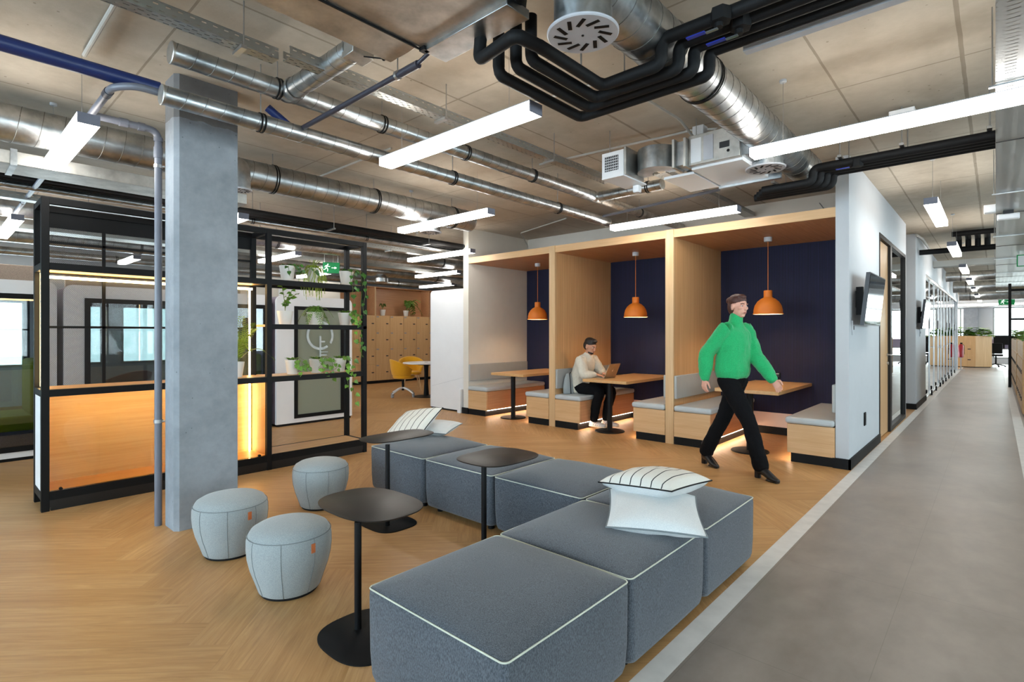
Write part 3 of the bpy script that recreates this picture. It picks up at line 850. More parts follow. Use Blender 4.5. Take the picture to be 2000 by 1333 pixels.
obj('end_panel_liner', MB().box(K + .045, F - .045, y0 + .022, y0 + .035, .15, .90), 'oak_z', s)
obj('case_partition', MB().box(K + .045, F - .045, y1 - .015, y1 - .002, .15, .90), 'oak_z', s)
gp = obj('case_glass', MB().box(F - .020, F - .014, y0 + .05, y1 - .02, .152, .895), 'glass_b', s)
obj('glass_knob', MB().lathe([(.012, 0), (.012, .02)], (F - .014, .75, .165), 16, 'x'), 'black', gp)
obj('glass_knob', MB().lathe([(.012, 0), (.012, .02)], (F - .014, 2.30, .165), 16, 'x'), 'black', gp)
lx = K + .085
def led(parent, *a):
    obj('light_strip', MB().box(*a), 'led', parent)
led(s, lx - .012, lx + .012, y0 + .06, y1 - .03, 1.862, 1.884)
obj('shelf_underside', MB().box(K + .045, F - .045, y0 + .05, y1 - .02, 1.915, 1.924), 'oak_y', s)
led(s, -5.845, -5.825, y0 + .030, y0 + .042, .965, 1.90)
led(s, lx - .009, lx + .009, y1 - .062, y1 - .05, .96, 1.88)
led(s, lx - .009, lx + .009, y1 - .062, y1 - .05, .155, .895)
obj('light_strip', MB().box(F - .075, F - .063, y0 + .06, y1 - .06, .904, .914), 'added_led_case', s)  # added strip hidden behind the rail, to light the case back evenly

# ------------------------------------------------------------------ potted plants
def heart(m, p, d, n_, L):
    """heart shaped folded leaf at p pointing along d with normal n_"""
    d = Vector(d).normalized(); n_ = Vector(n_); n_ = (n_ - d * n_.dot(d)).normalized(); s_ = d.cross(n_)
    pts = [(0, 0, 0), (-.08, .28, .05), (.18, .44, .06), (.50, .36, .03), (.80, .16, -.02), (1.05, 0, -.10)]
    o = len(m.v)
    q = [p + d * (a * L) + s_ * (b * L) + n_ * (c_ * L) for a, b, c_ in pts] + [p + d * (a * L) - s_ * (b * L) + n_ * (c_ * L) for a, b, c_ in pts[1:-1]]
    mid = [p + d * (.35 * L) - n_ * (.03 * L)]
    m.v += q + mid; M_ = o + len(q)
    r = [0, 1, 2, 3, 4, 5, 9, 8, 7, 6]
    for i in range(len(r)): m.face([o + r[i], o + r[(i + 1) % len(r)], M_])
def blade(m, path, w):
    """tapering strap leaf along a path"""
    R = []
    for i, q in enumerate(path):
        t = i / (len(path) - 1); tt = (path[min(i + 1, len(path) - 1)] - path[max(i - 1, 0)])
        side = tt.cross(Z3); side = side.normalized() if side.length > 1e-5 else Vector((1, 0, 0))
        ww = w * (.5 + .5 * sin(pi * min(1, t * 1.1 + .15))) * (1 - t * .85)
        R.append([q - side * ww, q + Z3 * ww * .25, q + side * ww])
    m.rings(R, False, False)
def arc(p, az, out, up, drop, n=9):
    pts = []
    for i in range(n):
        t = i / (n - 1)
        pts.append(Vector(p) + Vector((cos(az) * out * t, sin(az) * out * t, up * 4 * t * (1 - t) * .6 - drop * t * t)))
    return pts
def frond(m, path, L, nleaf, w=.006):
    for i in range(2, nleaf):
        t = i / nleaf; k = t * (len(path) - 1); a = int(k); q = path[a].lerp(path[min(a + 1, len(path) - 1)], k - a)
        tg = (path[min(a + 1, len(path) - 1)] - path[a]).normalized()
        sd = tg.cross(Z3).normalized() if tg.cross(Z3).length > .01 else Vector((1, 0, 0))
        ln = L * sin(pi * (.12 + .82 * t)) ** .7
        for sg in (-1, 1):
            d = (sd * sg * .85 + tg * .55 - Z3 * .12).normalized()
            e = q + d * ln
            nn = tg.cross(d)
            m.add([q, q + d * ln * .45 + tg * w, e, q + d * ln * .45 - tg * w], [(0, 1, 2, 3)])
def pot(x, y, z, r, h, t, key='pot'):
    obj('pot', MB().lathe([(r * .66, 0), (r * .70, .004), (r * .98, h - .008), (r, h - .004), (r * .99, h), (r * .93, h), (r * .90, h - .02), (.01, h - .02)], (x, y, z), 36), key, t, angle=50)
    obj('soil', MB().lathe([(r * .90, h - .022), (r * .5, h - .012), (.005, h - .010)], (x, y, z), 20), 'soil', t)
def vine(m, st, p, pts_fn, n_leaf, L, rnd):
    path = pts_fn
    st.tube(path, .0022, 5)
    for i in range(n_leaf):
        t = (i + .6) / n_leaf; k = t * (len(path) - 1); a = min(int(k), len(path) - 2); q = path[a].lerp(path[a + 1], k - a)
        az = rnd.uniform(-1.2, 1.9)
        d = Vector((cos(az) * .8, sin(az), rnd.uniform(-.9, .0)))
        stem_end = q + d.normalized() * .02
        heart(m, stem_end, d + Vector((0, 0, -.5)), Vector((.8, -.5, .6)), L * rnd.uniform(.75, 1.15))
def plant(x, y, z, kind, label, r=.083, h=.148, seed=1):
    rnd = random.Random(seed); t = thing('potted_plant', label, 'plant', (x, y, z), 'white-potted shelf plants')
    pot(x, y, z, r, h, t)
    top = Vector((x, y, z + h - .01)); lf = MB(); st = MB()
    if kind == 'ivy_up':
        for k in range(4):
            az = -.6 + k * .9; pth = [top + Vector((cos(az) * .10 * u * u, sin(az) * .13 * u * u, .27 * u * (1 - .25 * k * u * .5))) for u in [i / 7 for i in range(8)]]
            st.tube(pth, .003, 5)
            for i in range(2, 8):
                a = rnd.uniform(-2, 2); heart(lf, pth[i], Vector((cos(a) * .6, sin(a), rnd.uniform(-.3, .4))), Vector((.7, -.4, .7)), .048)
        obj('foliage', lf, 'leaf', t, smooth=False)
    elif kind == 'trail_short':
        for k, (dy, n_) in enumerate(((.10, 6), (-.03, 3), (.05, 5), (.22, 7))):
            e = top + Vector((.06 + .02 * k, dy * 1.1, 0)); pth = fillet([top, top + Vector((.04, dy * .4, .035)), e + Vector((.02, 0, -.02)), e + Vector((.03, .01, -.05 - .06 * (k % 3)))], .03, 4)
            vine(lf, st, top, pth, n_, .045, rnd)
        for k in range(6):
            a = k * 1.05; heart(lf, top + Vector((cos(a) * .03, sin(a) * .05, .01)), Vector((cos(a), sin(a), .5)), Vector((0, 0, 1)), .042)
        obj('foliage', lf, 'leafd', t, smooth=False)
    elif kind == 'rhipsalis':
        for k in range(46):
            az = rnd.uniform(-1.5, 2.2); out = rnd.uniform(.03, .12); dr = rnd.uniform(.12, .36)
            pth = [top + Vector((cos(az) * out * min(1, u * 1.8), sin(az) * out * 1.3 * min(1, u * 1.6) + .02 * sin(u * 5 + k), .05 * sin(min(1, u * 2) * pi) - dr * u * u)) for u in [i / 9 for i in range(10)]]
            lf.tube(pth, .0032, 4)
        for k in range(7):
            az = rnd.uniform(-1, 2); lf.tube([top, top + Vector((cos(az) * .02, sin(az) * .04, .06)), top + Vector((cos(az) * .05, sin(az) * .09, .10))], .003, 4)
        obj('foliage', lf, 'leafy', t)
    elif kind == 'fern':
        for k in range(20):
            az = k * 2 * pi / 20 + rnd.uniform(-.2, .2); pth = arc(top, az, rnd.uniform(.10, .22), rnd.uniform(.05, .16), rnd.uniform(.02, .20))
            st.tube(pth, .0018, 4); frond(lf, pth, .055, 17, .005)
        obj('foliage', lf, 'leaf', t, smooth=False)
    elif kind == 'palm':
        for k in range(13):
            az = -2.3 + k * .42; o_ = rnd.uniform(.10, .26) if k != 8 else .36; u_ = rnd.uniform(.20, .35)
            pth = arc(top, az, o_, u_, rnd.uniform(-.48, -.10) if k != 8 else -.02, 12); st.tube(pth, .0025, 5); frond(lf, pth, .10, 22, .005)
        obj('foliage', lf, 'leafy', t, smooth=False)
    elif kind.startswith('vine'):
        drops = {'vine_long': ((.02, .62), (.10, .98), (-.03, .30), (.13, .50)), 'vine_mid': ((.02, .16), (.10, .22), (.15, .10), (-.05, .08)), 'vine_low': ((.04, .34), (.10, .55), (.0, .12)), 'vine_tuft': ((.04, .12), (.09, .06), (-.02, .05))}[kind]
        for k, (dy, dr) in enumerate(drops):
            xo = r + .06 + .012 * k
            pts = [top, top + Vector((r * .7, dy * .6, .04)), top + Vector((xo, dy, -.01))] + [top + Vector((xo + .008 * sin(i * 1.9 + k), dy + .018 * sin(i * 1.3 + k * 2), -.01 - dr * (i + 1) / 6)) for i in range(6)]
            vine(lf, st, top, fillet(pts, .03, 3), max(4, int(dr * 11) + 2), .055, rnd)
        for k in range(7):
            a = k * .9; heart(lf, top + Vector((cos(a) * .03, sin(a) * .04, .012)), Vector((cos(a), sin(a), .7)), Vector((0, 0, 1)), .05)
        obj('foliage', lf, 'leaf' if kind != 'vine_long' else 'leafd', t, smooth=False)
    elif kind == 'upright':
        for k in range(9):
            az = k * .8; pth = [top + Vector((cos(az) * .04 * u, sin(az) * .05 * u, .12 * u)) for u in (0, .5, 1)]; st.tube(pth, .002, 4)
            heart(lf, pth[-1], Vector((cos(az), sin(az), .3)), Vector((0, 0, 1)), .05)
        obj('foliage', lf, 'leaf', t, smooth=False)
    if st.v: obj('stems', st, 'stem', t)
    return t
PX = -5.69
plant(PX, 2.665, 1.962, 'trail_short', 'trailing ivy in white pot at left of the top shelf', seed=3, h=.17)
plant(PX, 2.955, 1.962, 'rhipsalis', 'hanging stringy green plant in the middle of the top shelf', .07, .17, 5)
plant(PX, 3.375, 1.962, 'vine_long', 'long trailing vine in white pot at right of the top shelf', seed=8, h=.17)
plant(PX, 2.640, 1.496, 'ivy_up', 'small upright ivy in white pot at left of the middle shelf', seed=11)
plant(PX, 2.985, 1.496, 'fern', 'bushy fern in white pot in the middle of the middle shelf', .095, .145, 14)
plant(PX, 3.36, 1.496, 'vine_low', 'vine with heart-shaped leaves at right of the middle shelf', seed=17)
plant(PX, 2.72, .958, 'vine_tuft', 'white pot with one leaf tuft at left of the lower shelf', .075, .155, 21)
plant(PX, 3.00, .958, 'vine_mid', 'trailing plant in the middle pot of the lower shelf', .08, .155, 24)
plant(PX, 3.285, .958, 'vine_low', 'trailing plant in the right pot of the lower shelf', .08, .155, 27)
plant(PX - .02, 2.15, .958, 'palm', 'feathery yellow-green palm in pot beside the light strip', .075, .155, 31)

# ------------------------------------------------------------------ linear lights
def bar(x0, x1, y0, y1, label, zb=2.72, h=.068, grp='suspended linear lights', cab=True):
    t = thing('linear_light', label, 'light', ((x0 + x1) / 2, (y0 + y1) / 2, zb), grp)
    al = 'x' if (x1 - x0) > (y1 - y0) else 'y'
    e = .006
    if al == 'x':
        obj('end_cap', MB().box(x0, x0 + e, y0, y1, zb, zb + h), 'endcap', t); obj('end_cap', MB().box(x1 - e, x1, y0, y1, zb, zb + h), 'endcap', t)
        obj('diffuser', MB().box(x0 + e, x1 - e, y0, y1, zb, zb + h - .006), 'light', t)
        obj('housing', MB().mat('lightbody').box(x0 + e, x1 - e, y0 - .0005, y1 + .0005, zb + h - .006, zb + h).mat('added_uplight').box(x0 + .03, x1 - .03, y0 + .012, y1 - .012, zb + h, zb + h + .001), 'lightbody', t)  # glowing sheet on the housing top is added, unseen from below
        pts = [(x0 + .22, (y0 + y1) / 2), (x1 - .22, (y0 + y1) / 2)]
    else:
        obj('end_cap', MB().box(x0, x1, y0, y0 + e, zb, zb + h), 'endcap', t); obj('end_cap', MB().box(x0, x1, y1 - e, y1, zb, zb + h), 'endcap', t)
        obj('diffuser', MB().box(x0, x1, y0 + e, y1 - e, zb, zb + h - .006), 'light', t)
        obj('housing', MB().mat('lightbody').box(x0 - .0005, x1 + .0005, y0 + e, y1 - e, zb + h - .006, zb + h).mat('added_uplight').box(x0 + .012, x1 - .012, y0 + .03, y1 - .03, zb + h, zb + h + .001), 'lightbody', t)  # same added upward glow, out of sight on the housing top
        pts = [((x0 + x1) / 2, y0 + .22), ((x0 + x1) / 2, y1 - .22)]
    for k, (a, b_) in enumerate(pts):
        obj('cable', MB().cyl((a, b_, zb + h), (a, b_, CEIL), .0016, 6), 'steel', t)
    a, b_ = pts[0]
    obj('ceiling_rose', MB().lathe([(.020, CEIL - .02), (.024, CEIL - .016), (.024, CEIL)], (a, b_, 0), 20), 'white', t)
    return t
W = .115
bar(-3.60, -2.045, 2.42, 2.42 + W, 'long linear light hanging above the shelf and sofa')
bar(-5.80, -4.24, .655, .655 + W, 'linear light in front of the concrete column, top left')
bar(-1.365, .95, 4.14, 4.14 + W, 'long linear light crossing the aisle at top right')
bar(-5.80, -4.14, 4.18, 4.18 + W, 'linear light below the large duct in mid picture')
bar(-3.65, -2.06, 5.89, 5.89 + W, 'linear light in front of the booth header')
bar(-8.02, -6.34, 6.0, 6.0 + W, 'linear light first behind the large duct end')
bar(-10.2, -8.72, 7.85, 7.85 + W, 'linear light second row behind the large duct end')
bar(-12.4, -11.0, 9.7, 9.7 + W, 'linear light farthest above the white cabin')
bar(-8.0, -6.42, 2.44, 2.44 + W, 'linear light whose end shows right of the column')
bar(-10.2, -8.73, 4.22, 4.22 + W, 'linear light seen through the top of the plant shelf')
bar(-12.35, -10.93, 6.0, 6.0 + W, 'linear light behind the hanging stringy plant')
bar(-10.24, -8.43, .70, .70 + W, 'linear light cut off at the left picture edge')
bar(-12.4, -11.3, 2.52, 2.52 + W, 'linear light seen through the black mesh')
cl = ['nearest', 'second', 'third', 'fourth', 'fifth', 'sixth', 'seventh']
for k in range(7):
    bar(-.55, -.435, 6.9 + 3.52 * k, 8.45 + 3.52 * k, cl[k] + ' of the linear lights along the corridor', grp='corridor linear lights')
for y in (7.6,):
    pass

# ------------------------------------------------------------------ ducts
def spiral(axis, a0, a1, u, z, r, pitch=.135, ribs=True, key='galv'):
    """spiral-seam duct body along x or y; seam as a raised helix"""
    m = MB().mat(key); L = abs(a1 - a0); n = max(2, int(L / .5) + 1); N_ = 40
    def P(t, ang, rr):
        return Vector((u + rr * cos(ang), t, z + rr * sin(ang))) if axis == 'y' else Vector((t, u + rr * cos(ang), z + rr * sin(ang)))
    R = [[P(a0 + (a1 - a0) * i / n, 2 * pi * k / N_, r) for k in range(N_)] for i in range(n + 1)]
    m.rings(R)
    if ribs:
        turns = L / pitch; st = int(turns * 28); pts = []
        for i in range(st + 1):
            t = i / st; pts.append(P(a0 + (a1 - a0) * t, 2 * pi * turns * t, r))
        m.mat('rib').tube(pts, .0026 if r > .09 else .0018, 4)
    return m
def duct_clamp(t, axis, a, u, z, r):
    m = MB()
    for da in (-.012, .012):
        m.lathe([(r + .003, -.006), (r + .007, -.004), (r + .007, .004), (r + .003, .006)], (u, a + da, z) if axis == 'y' else (a + da, u, z), 40, axis, caps=False)
    obj('clamp_ring', m, 'black', t)
    c_ = (u, a) if axis == 'y' else (a, u)
    obj('hanger_rod', MB().cyl((c_[0], c_[1], z + r), (c_[0], c_[1], CEIL), .004, 8), 'steel', t)
def duct(axis, a0, a1, u, z, r, label, clamps=(), cap0=True, cap1=True, pitch=.135, key='galv'):
    c_ = (u, (a0 + a1) / 2) if axis == 'y' else ((a0 + a1) / 2, u)
    t = thing('spiral_duct', label, 'duct', (c_[0], c_[1], z - r), 'round galvanised ducts')
    obj('duct_body', spiral(axis, a0, a1, u, z, r, pitch, True, key), key, t, angle=50)
    for a in clamps: duct_clamp(t, axis, a, u, z, r)
    for flag, a, sg in ((cap0, a0, -1), (cap1, a1, 1)):
        if flag: obj('end_cap', MB().lathe([(r + .002, 0), (r + .003, .012 * sg), (r * .97, .016 * sg), (.004, .016 * sg)], (u, a, z) if axis == 'y' else (a, u, z), 40, axis), 'galv2', t)
    return t
def diffuser(t, x, y, ztop, zb, r, rn):
    obj('neck', MB().lathe([(rn, zb + .004), (rn, ztop)], (x, y, 0), 40), 'galv', t)
    m = MB().mat('lightbody').lathe([(.004, zb), (r * .97, zb), (r, zb + .004), (r, zb + .012), (rn, zb + .016)], (x, y, 0), 48, caps=False)
    f = obj('swirl_plate', m, 'lightbody', t)
    sl = MB()
    for k in range(12):
        a = 2 * pi * k / 12; c_ = Vector((x + cos(a) * r * .62, y + sin(a) * r * .62, zb - .0006)); d = Vector((cos(a + .55), sin(a + .55), 0)); n_ = Vector((-d.y, d.x, 0))
        sl.obox(c_, d * r * .20, n_ * r * .055, Vector((0, 0, .0008)))
    obj('slots', sl, 'black', f)
    obj('screw', MB().lathe([(.006, zb - .003), (.006, zb)], (x, y, 0), 12), 'black', f)

xA, zA, rA = -1.36, 2.98, .14
d = duct('y', 1.50, 5.75, xA, zA, rA, 'widest round duct running over the aisle side to the booths', (3.25,), pitch=.12)
many('reducer_band', [MB().lathe([(rA + .001, -.03), (rA + .010, -.022), (rA + .010, .022), (rA + .001, .03)], (xA, yy, zA), 40, 'y', caps=False) for yy in (2.78, 3.05)], 'galv2', d)
diffuser(d, -1.355, 1.965, zA, 2.72, .158, .128)
diffuser(d, -1.43, 4.745, zA, 2.775, .155, .135)
duct('y', 1.00, 5.42, -3.603, 3.057, .063, 'thin round duct with branch, upper of the two near the column', (1.62, 2.45, 3.35, 4.3), pitch=.11)
t = thing('branch_duct', 'short round branch duct with damper joining the air unit', 'duct', (-3.1, 1.69, 2.98), 'round galvanised ducts')
obj('duct_body', spiral('x', -3.56, -2.78, 1.69, 3.05, .066, .11), 'galv', t, angle=50)
obj('collar', MB().lathe([(.072, -.02), (.076, 0), (.072, .02)], (-3.50, 1.69, 3.05), 32, 'x', caps=False).ell((-3.60, 1.69, 3.055), .075, .085, .070, 24, 12), 'galv', t)
obj('damper', MB().box(-2.80, -2.68, 1.63, 1.77, 2.99, 3.10), 'galv2', t, bev=.004)
obj('damper_lever', MB().cyl((-2.68, 1.70, 2.985), (-2.60, 1.78, 2.975), .004, 8).ell((-2.60, 1.78, 2.975), .012, .012, .012, 12, 8), 'black', t)
duct('y', .985, 5.95, -3.726, 2.841, .059, 'thin round duct lower of the two, crossing the column', (1.56, 3.3, 4.9), pitch=.11)
dW = duct('y', -1.2, 5.18, -5.494, 2.98, .14, 'wide round duct behind the column ending above the booths', (2.42, 3.62, 4.85), pitch=.13)
t = dW
obj('elbow', MB().tube(fillet([(-5.42, 1.99, 2.98), (-5.19, 1.99, 2.96), (-5.19, 1.99, 2.74)], .12, 8), .085, 28), 'galv', t)
diffuser(t, -5.19, 1.99, 2.80, 2.725, .098, .08)
t = dW
diffuser(t, -5.47, 4.47, 2.86, 2.715, .14, .12)
# branch at the booth header
duct('x', -3.52, -2.74, 5.49, 3.05, .060, 'thin round duct turning towards the fan coil unit', (-2.9,), pitch=.11)
obj('elbow', MB().ell((-3.60, 5.47, 3.055), .085, .080, .066, 20, 12), 'galv', bpy.data.objects[[o.name for o in bpy.data.objects if o.name.startswith('spiral_duct')][-1]])
duct('y', 5.52, 7.9, -3.62, 3.055, .055, 'thin round duct above the middle booth', (6.6,), pitch=.12, key='galv2')
# services over the left part
duct('y', -2, 12, -7.178, 2.867, .033, 'slim round duct below the black pipe bundle', (2.9, 4.6), pitch=.16)
duct('y', -2, 12.4, -8.95, 2.95, .12, 'round duct above the second row of cabins', (1.5, 4.0, 7.6, 9.4), pitch=.2)
dL = duct('y', -2, 12.4, -11.2, 2.93, .13, 'round duct above the oak lockers', (2.6, 6.3, 9.3), pitch=.2)
duct('y', -2, 12.4, -12.9, 2.86, .07, 'slim round duct along the locker wall', (2.6, 6.3, 9.3), pitch=.2)
t = dL
obj('neck', MB().lathe([(.15, 2.66), (.16, 2.67), (.16, 2.76), (.08, 2.86)], (-11.2, 7.6, 0), 32), 'galv', t)
t = thing('rectangular_duct', 'flat sheet metal duct below the wide duct at left', 'duct', (-5.72, 0, 2.68))
obj('duct_body', MB().box(-5.95, -5.58, -3, 2.2, 2.70, 2.80), 'galv2', t, bev=.003)
for y in (-1.5, .2, 1.9): obj('hanger_rod', MB().cyl((-5.93, y, 2.80), (-5.93, y, CEIL), .004, 8), 'steel', t)
many('flange', [MB().box(-5.97, -5.57, -.42, -.38, 2.69, 2.815), MB().box(-5.97, -5.57, .46, .50, 2.69, 2.815)], 'galv', t)
t = thing('rectangular_duct', 'flat grey duct high behind the black mesh', 'duct', (-10.1, 3, 2.85))
obj('duct_body', MB().box(-10.35, -9.9, -2, 12, 2.86, 3.06), 'galv2', t, bev=.003)
for y in (1.0, 4.0, 7.0, 10.0): obj('hanger_rod', MB().cyl((-10.1, y, 3.06), (-10.1, y, CEIL), .004, 8), 'steel', t)
# black pipe bundle behind the shelf
t = thing('insulated_pipe_bundle', 'straight bundle of black insulated pipes behind the shelf top', 'pipes', (-7.03, 5, 2.85))
for k in range(4): obj('pipe', MB().cyl((-6.94 - .09 * k, -3, 2.93 + .01 * (k % 2)), (-6.94 - .09 * k, 12.3, 2.93 + .01 * (k % 2)), .040, 16), 'blk_ins', t)
for y in (2.3, 3.9, 5.6, 7.4): obj('hanger', MB().box(-7.27, -6.88, y - .015, y + .015, 2.865, 2.885).cyl((-7.25, y, 2.87), (-7.25, y, CEIL), .004, 6).cyl((-6.90, y, 2.87), (-6.90, y, CEIL), .004, 6), 'steel', t)

# blue main and grey drains
t = thing('blue_pipe', 'dark blue painted pipe crossing the top left', 'pipe', (-3.951, 1, 2.915))
obj('pipe', MB().cyl((-3.951, -2.5, 2.958), (-3.951, 1.02, 2.958), .043, 24), 'bluepipe', t)
obj('pipe', MB().cyl((-3.951, 1.02, 2.958), (-3.951, 6.2, 2.958), .030, 20), 'pvcdark', t)
many('coupling', [MB().cyl((-3.951, 1.72, 2.958), (-3.951, 1.80, 2.958), .036, 20), MB().cyl((-3.951, 3.0, 2.958), (-3.951, 3.08, 2.958), .036, 20)], 'pvcdark', t)
obj('blue_stub', MB().cyl((-3.95, 1.86, 2.965), (-3.99, 1.72, 3.07), .030, 20), 'bluepipe', t)
t = thing('grey_drain_pipe', 'thin grey drain pipe beside the blue pipe with an elbow', 'pipe', (-3.756, 1, 2.856))
obj('pipe', MB().tube(fillet([(-3.90, 6.0, 2.872), (-3.80, 3, 2.874), (-3.80, .86, 2.876), (-3.92, .77, 2.876), (-9.5, .77, 2.86)], .06, 6), .0215, 16), 'pvcgrey', t)
many('coupling', [MB().cyl((-3.80, .98, 2.876), (-3.80, 1.06, 2.876), .026, 16), MB().cyl((-4.0, .77, 2.876), (-4.08, .77, 2.876), .026, 16), MB().cyl((-4.68, .77, 2.873), (-4.75, .77, 2.873), .026, 16), MB().cyl((-8.05, .77, 2.866), (-8.10, .77, 2.866), .026, 16), MB().cyl((-9.0, .77, 2.863), (-9.05, .77, 2.863), .026, 16)], 'pvcdark', t)
t = thing('grey_drain_pipe', 'short grey pipe stub joining the column drain', 'pipe', (-4.6, .8, 2.86))
obj('pipe', MB().tube([(-4.535, .80, 2.88), (-4.68, .775, 2.876)], .024, 16), 'pvcgrey', t)
t = thing('condensate_pipe', 'dark pipe slanting over to the ceiling air unit', 'pipe', (-3, 1.84, 2.86))
obj('pipe', MB().tube([(-3.74, 1.84, 2.876), (-2.42, 1.84, 2.885)], .017, 16), 'pvcdark', t)
many('coupling', [MB().tube([(-2.52, 1.84, 2.885), (-2.36, 1.84, 2.886)], .022, 16), MB().tube([(-2.38, 1.84, 2.886), (-2.25, 1.845, 2.925)], .012, 12)], 'pvcdark', t)
obj('pipe_clamp', MB().cyl((-2.56, 1.84, 2.885), (-2.54, 1.84, 2.885), .026, 16).cyl((-2.55, 1.84, 2.9), (-2.55, 1.84, CEIL), .004, 8), 'steel', t)

# ------------------------------------------------------------------ black insulated pipes above the aisle
def pts_off(base, dx, dy, dz=0): return [(x + dx * a, y + dy * b_, z + dz) for x, y, z, a, b_ in base]
t = thing('insulated_pipe_run', 'four black insulated pipes with mitred bends, top centre', 'pipes', (-1.4, 2.4, 2.72))
rz = 2.775
for k in range(4):
    # k=0 is the outermost (far) pipe of the bend
    xs = -1.965 + .115 * k; yb = 2.80 - .105 * k; xj = -1.075 - .018 * k; ys = 1.86 - .10 * k
    corner = [(-1.958, 2.815), (-1.835, 2.722), (-1.730, 2.640), (-1.618, 2.535)][k]
    start = [(0, 2.06), (0, 2.06), (0, 2.055), (0, 0)][k]
    xs, yb = corner
    if k < 3: pts = [(xs, start[1], rz + .22), (xs, start[1], rz), (xs, yb, rz)]
    else: pts = [(-1.93, 1.90, rz + .13), (-1.93, 1.885, rz), (xs - .02, 1.835, rz), (xs, 2.0, rz), (xs, yb, rz)]
    pts = pts + [(-1.13 - .045 * k, yb, rz), (-1.13 - .045 * k, yb, rz + .125), (1.8, yb, rz + .125)]
    pp = fillet(pts, .045, 5)
    rr = [.0315 + .0020 * noise.noise(Vector((i * .7, k * 3.1, 0))) for i in range(len(pp))]
    obj('pipe', MB().tube(pp, rr, 18), 'blk_ins', t, angle=60)
for x_, z_, ya_, yb_ in ((-1.68, rz + .04, 2.40, 2.90), (-.62, rz + .165, 2.46, 2.92), (.30, rz + .165, 2.46, 2.92)):
    obj('support_rail', MB().box(x_ - .016, x_ + .016, ya_, yb_, z_, z_ + .022).cyl((x_, ya_ + .02, z_), (x_, ya_ + .02, CEIL), .005, 8).cyl((x_, yb_ - .02, z_), (x_, yb_ - .02, CEIL), .005, 8), 'steel', t)
obj('cable_duct', MB().box(-.98, 1.8, 2.885, 2.935, rz + .10, rz + .13), 'lightbody', t)
for k, (x, y) in enumerate(((-.98, 2.50), (-.93, 2.62))):
    v = obj('valve', MB().lathe([(.048, .095), (.048, .155)], (x + .03, y, rz - .02), 6, 'z').cyl((x + .02, y, rz + .055), (x + .02, y, rz + .10), .02, 12), 'blk_ins', t)
    obj('valve_handle', MB().mat('bluehandle').obox((x - .085, y - .01, rz + .052), (.045, 0, 0), (0, .012, 0), (0, 0, .003)).mat('brass').obox((x - .012, y, rz + .052), (.028, 0, 0), (0, .008, 0), (0, 0, .003)), 'bluehandle', v)
t = thing('insulated_pipe_run', 'black insulated pipe rack bending by the booth wall top', 'pipes', (-.9, 5, 2.72))
for k in range(4):
    y_l = 5.28 - .085 * k + .12; xj = -1.03 - .075 * k + .08; y_r = 4.98 - .09 * k
    y_a = 5.64 - .085 * k
    pts = [(-1.80 + .05 * k, y_a, 2.765), (-1.22 + .035 * (3 - k), y_a, 2.765), (-1.22 + .035 * (3 - k), y_a, 2.885), (3.0, y_a, 2.885)]
    obj('pipe', MB().tube(fillet(pts, .06, 7), .036, 18), 'blk_ins', t, angle=60)
for x_, z_ in ((-1.535, 2.80), (-1.0, 2.92), (-.035, 2.92), (-.565, 2.92)):
    obj('support_rail', MB().box(x_ - .015, x_ + .015, 5.3, 5.75, z_, z_ + .02).cyl((x_, 5.33, z_), (x_, 5.33, CEIL), .005, 8).cyl((x_, 5.72, z_), (x_, 5.72, CEIL), .005, 8), 'steel', t)
v = obj('valve', MB().lathe([(.045, -.03), (.045, .03)], (-.88, 5.38, 2.86), 6, 'z'), 'blk_ins', t)
obj('valve_handle', MB().mat('bluehandle').obox((-.98, 5.34, 2.825), (.05, 0, 0), (0, .010, 0), (0, 0, .003)), 'bluehandle', v)
t = thing('insulated_pipe_run', 'black pipe rack crossing the far corridor ceiling', 'pipes', (-.5, 12.75, 2.9))
obj('pipe', MB().cyl((-1.08, 12.75, 2.94), (.0, 12.75, 2.94), .05, 14), 'blk_ins', t)
for k in range(4): obj('pipe', MB().tube(fillet([(-.50 + .13 * k, 12.75, 2.97), (-.50 + .13 * k, 12.74, 3.14), (-.50 + .13 * k, 12.3, 3.16)], .06, 4), .042, 12), 'blk_ins', t)
obj('pipe', MB().cyl((-.58, 12.28, 3.16), (.0, 12.28, 3.16), .045, 14), 'blk_ins', t)

# ------------------------------------------------------------------ ceiling air unit (top left of centre)
t = thing('ceiling_air_unit', 'large sheet metal air unit at the top edge of the picture', 'air unit', (-2, 1.2, 2.88))
obj('plenum', MB().box(-2.483, -2.25, .55, 1.745, 2.90, 3.10), 'galv2', t, bev=.003)
obj('casing', MB().box(-2.247, -1.64, .55, 1.78, 2.905, 3.16), 'galv2', t, bev=.003)
obj('drip_tray', MB().box(-2.235, -1.635, 1.775, 1.93, 2.885, 2.93), 'galv', t, bev=.003)
obj('seam', MB().box(-2.251, -2.243, .55, 1.78, 2.893, 2.902), 'black', t)
obj('bracket', MB().box(-2.25, -2.21, 1.76, 1.80, 2.885, 2.94), 'black', t)
t = thing('insulated_pipe_run', 'thick black hoses beside the ceiling air unit', 'pipes', (-1.6, 1.6, 2.85))
obj('pipe', MB().tube(fillet([(-1.95, 1.10, 3.05), (-1.52, 1.28, 3.0), (-1.42, 1.62, 2.98), (-1.75, 1.95, 2.97)], .2, 8), .055, 18), 'blk_ins', t)
obj('pipe', MB().tube(fillet([(-1.6, 1.2, 3.12), (-1.45, 1.45, 3.08), (-1.60, 1.9, 3.05)], .15, 8), .05, 18), 'blk_ins', t)

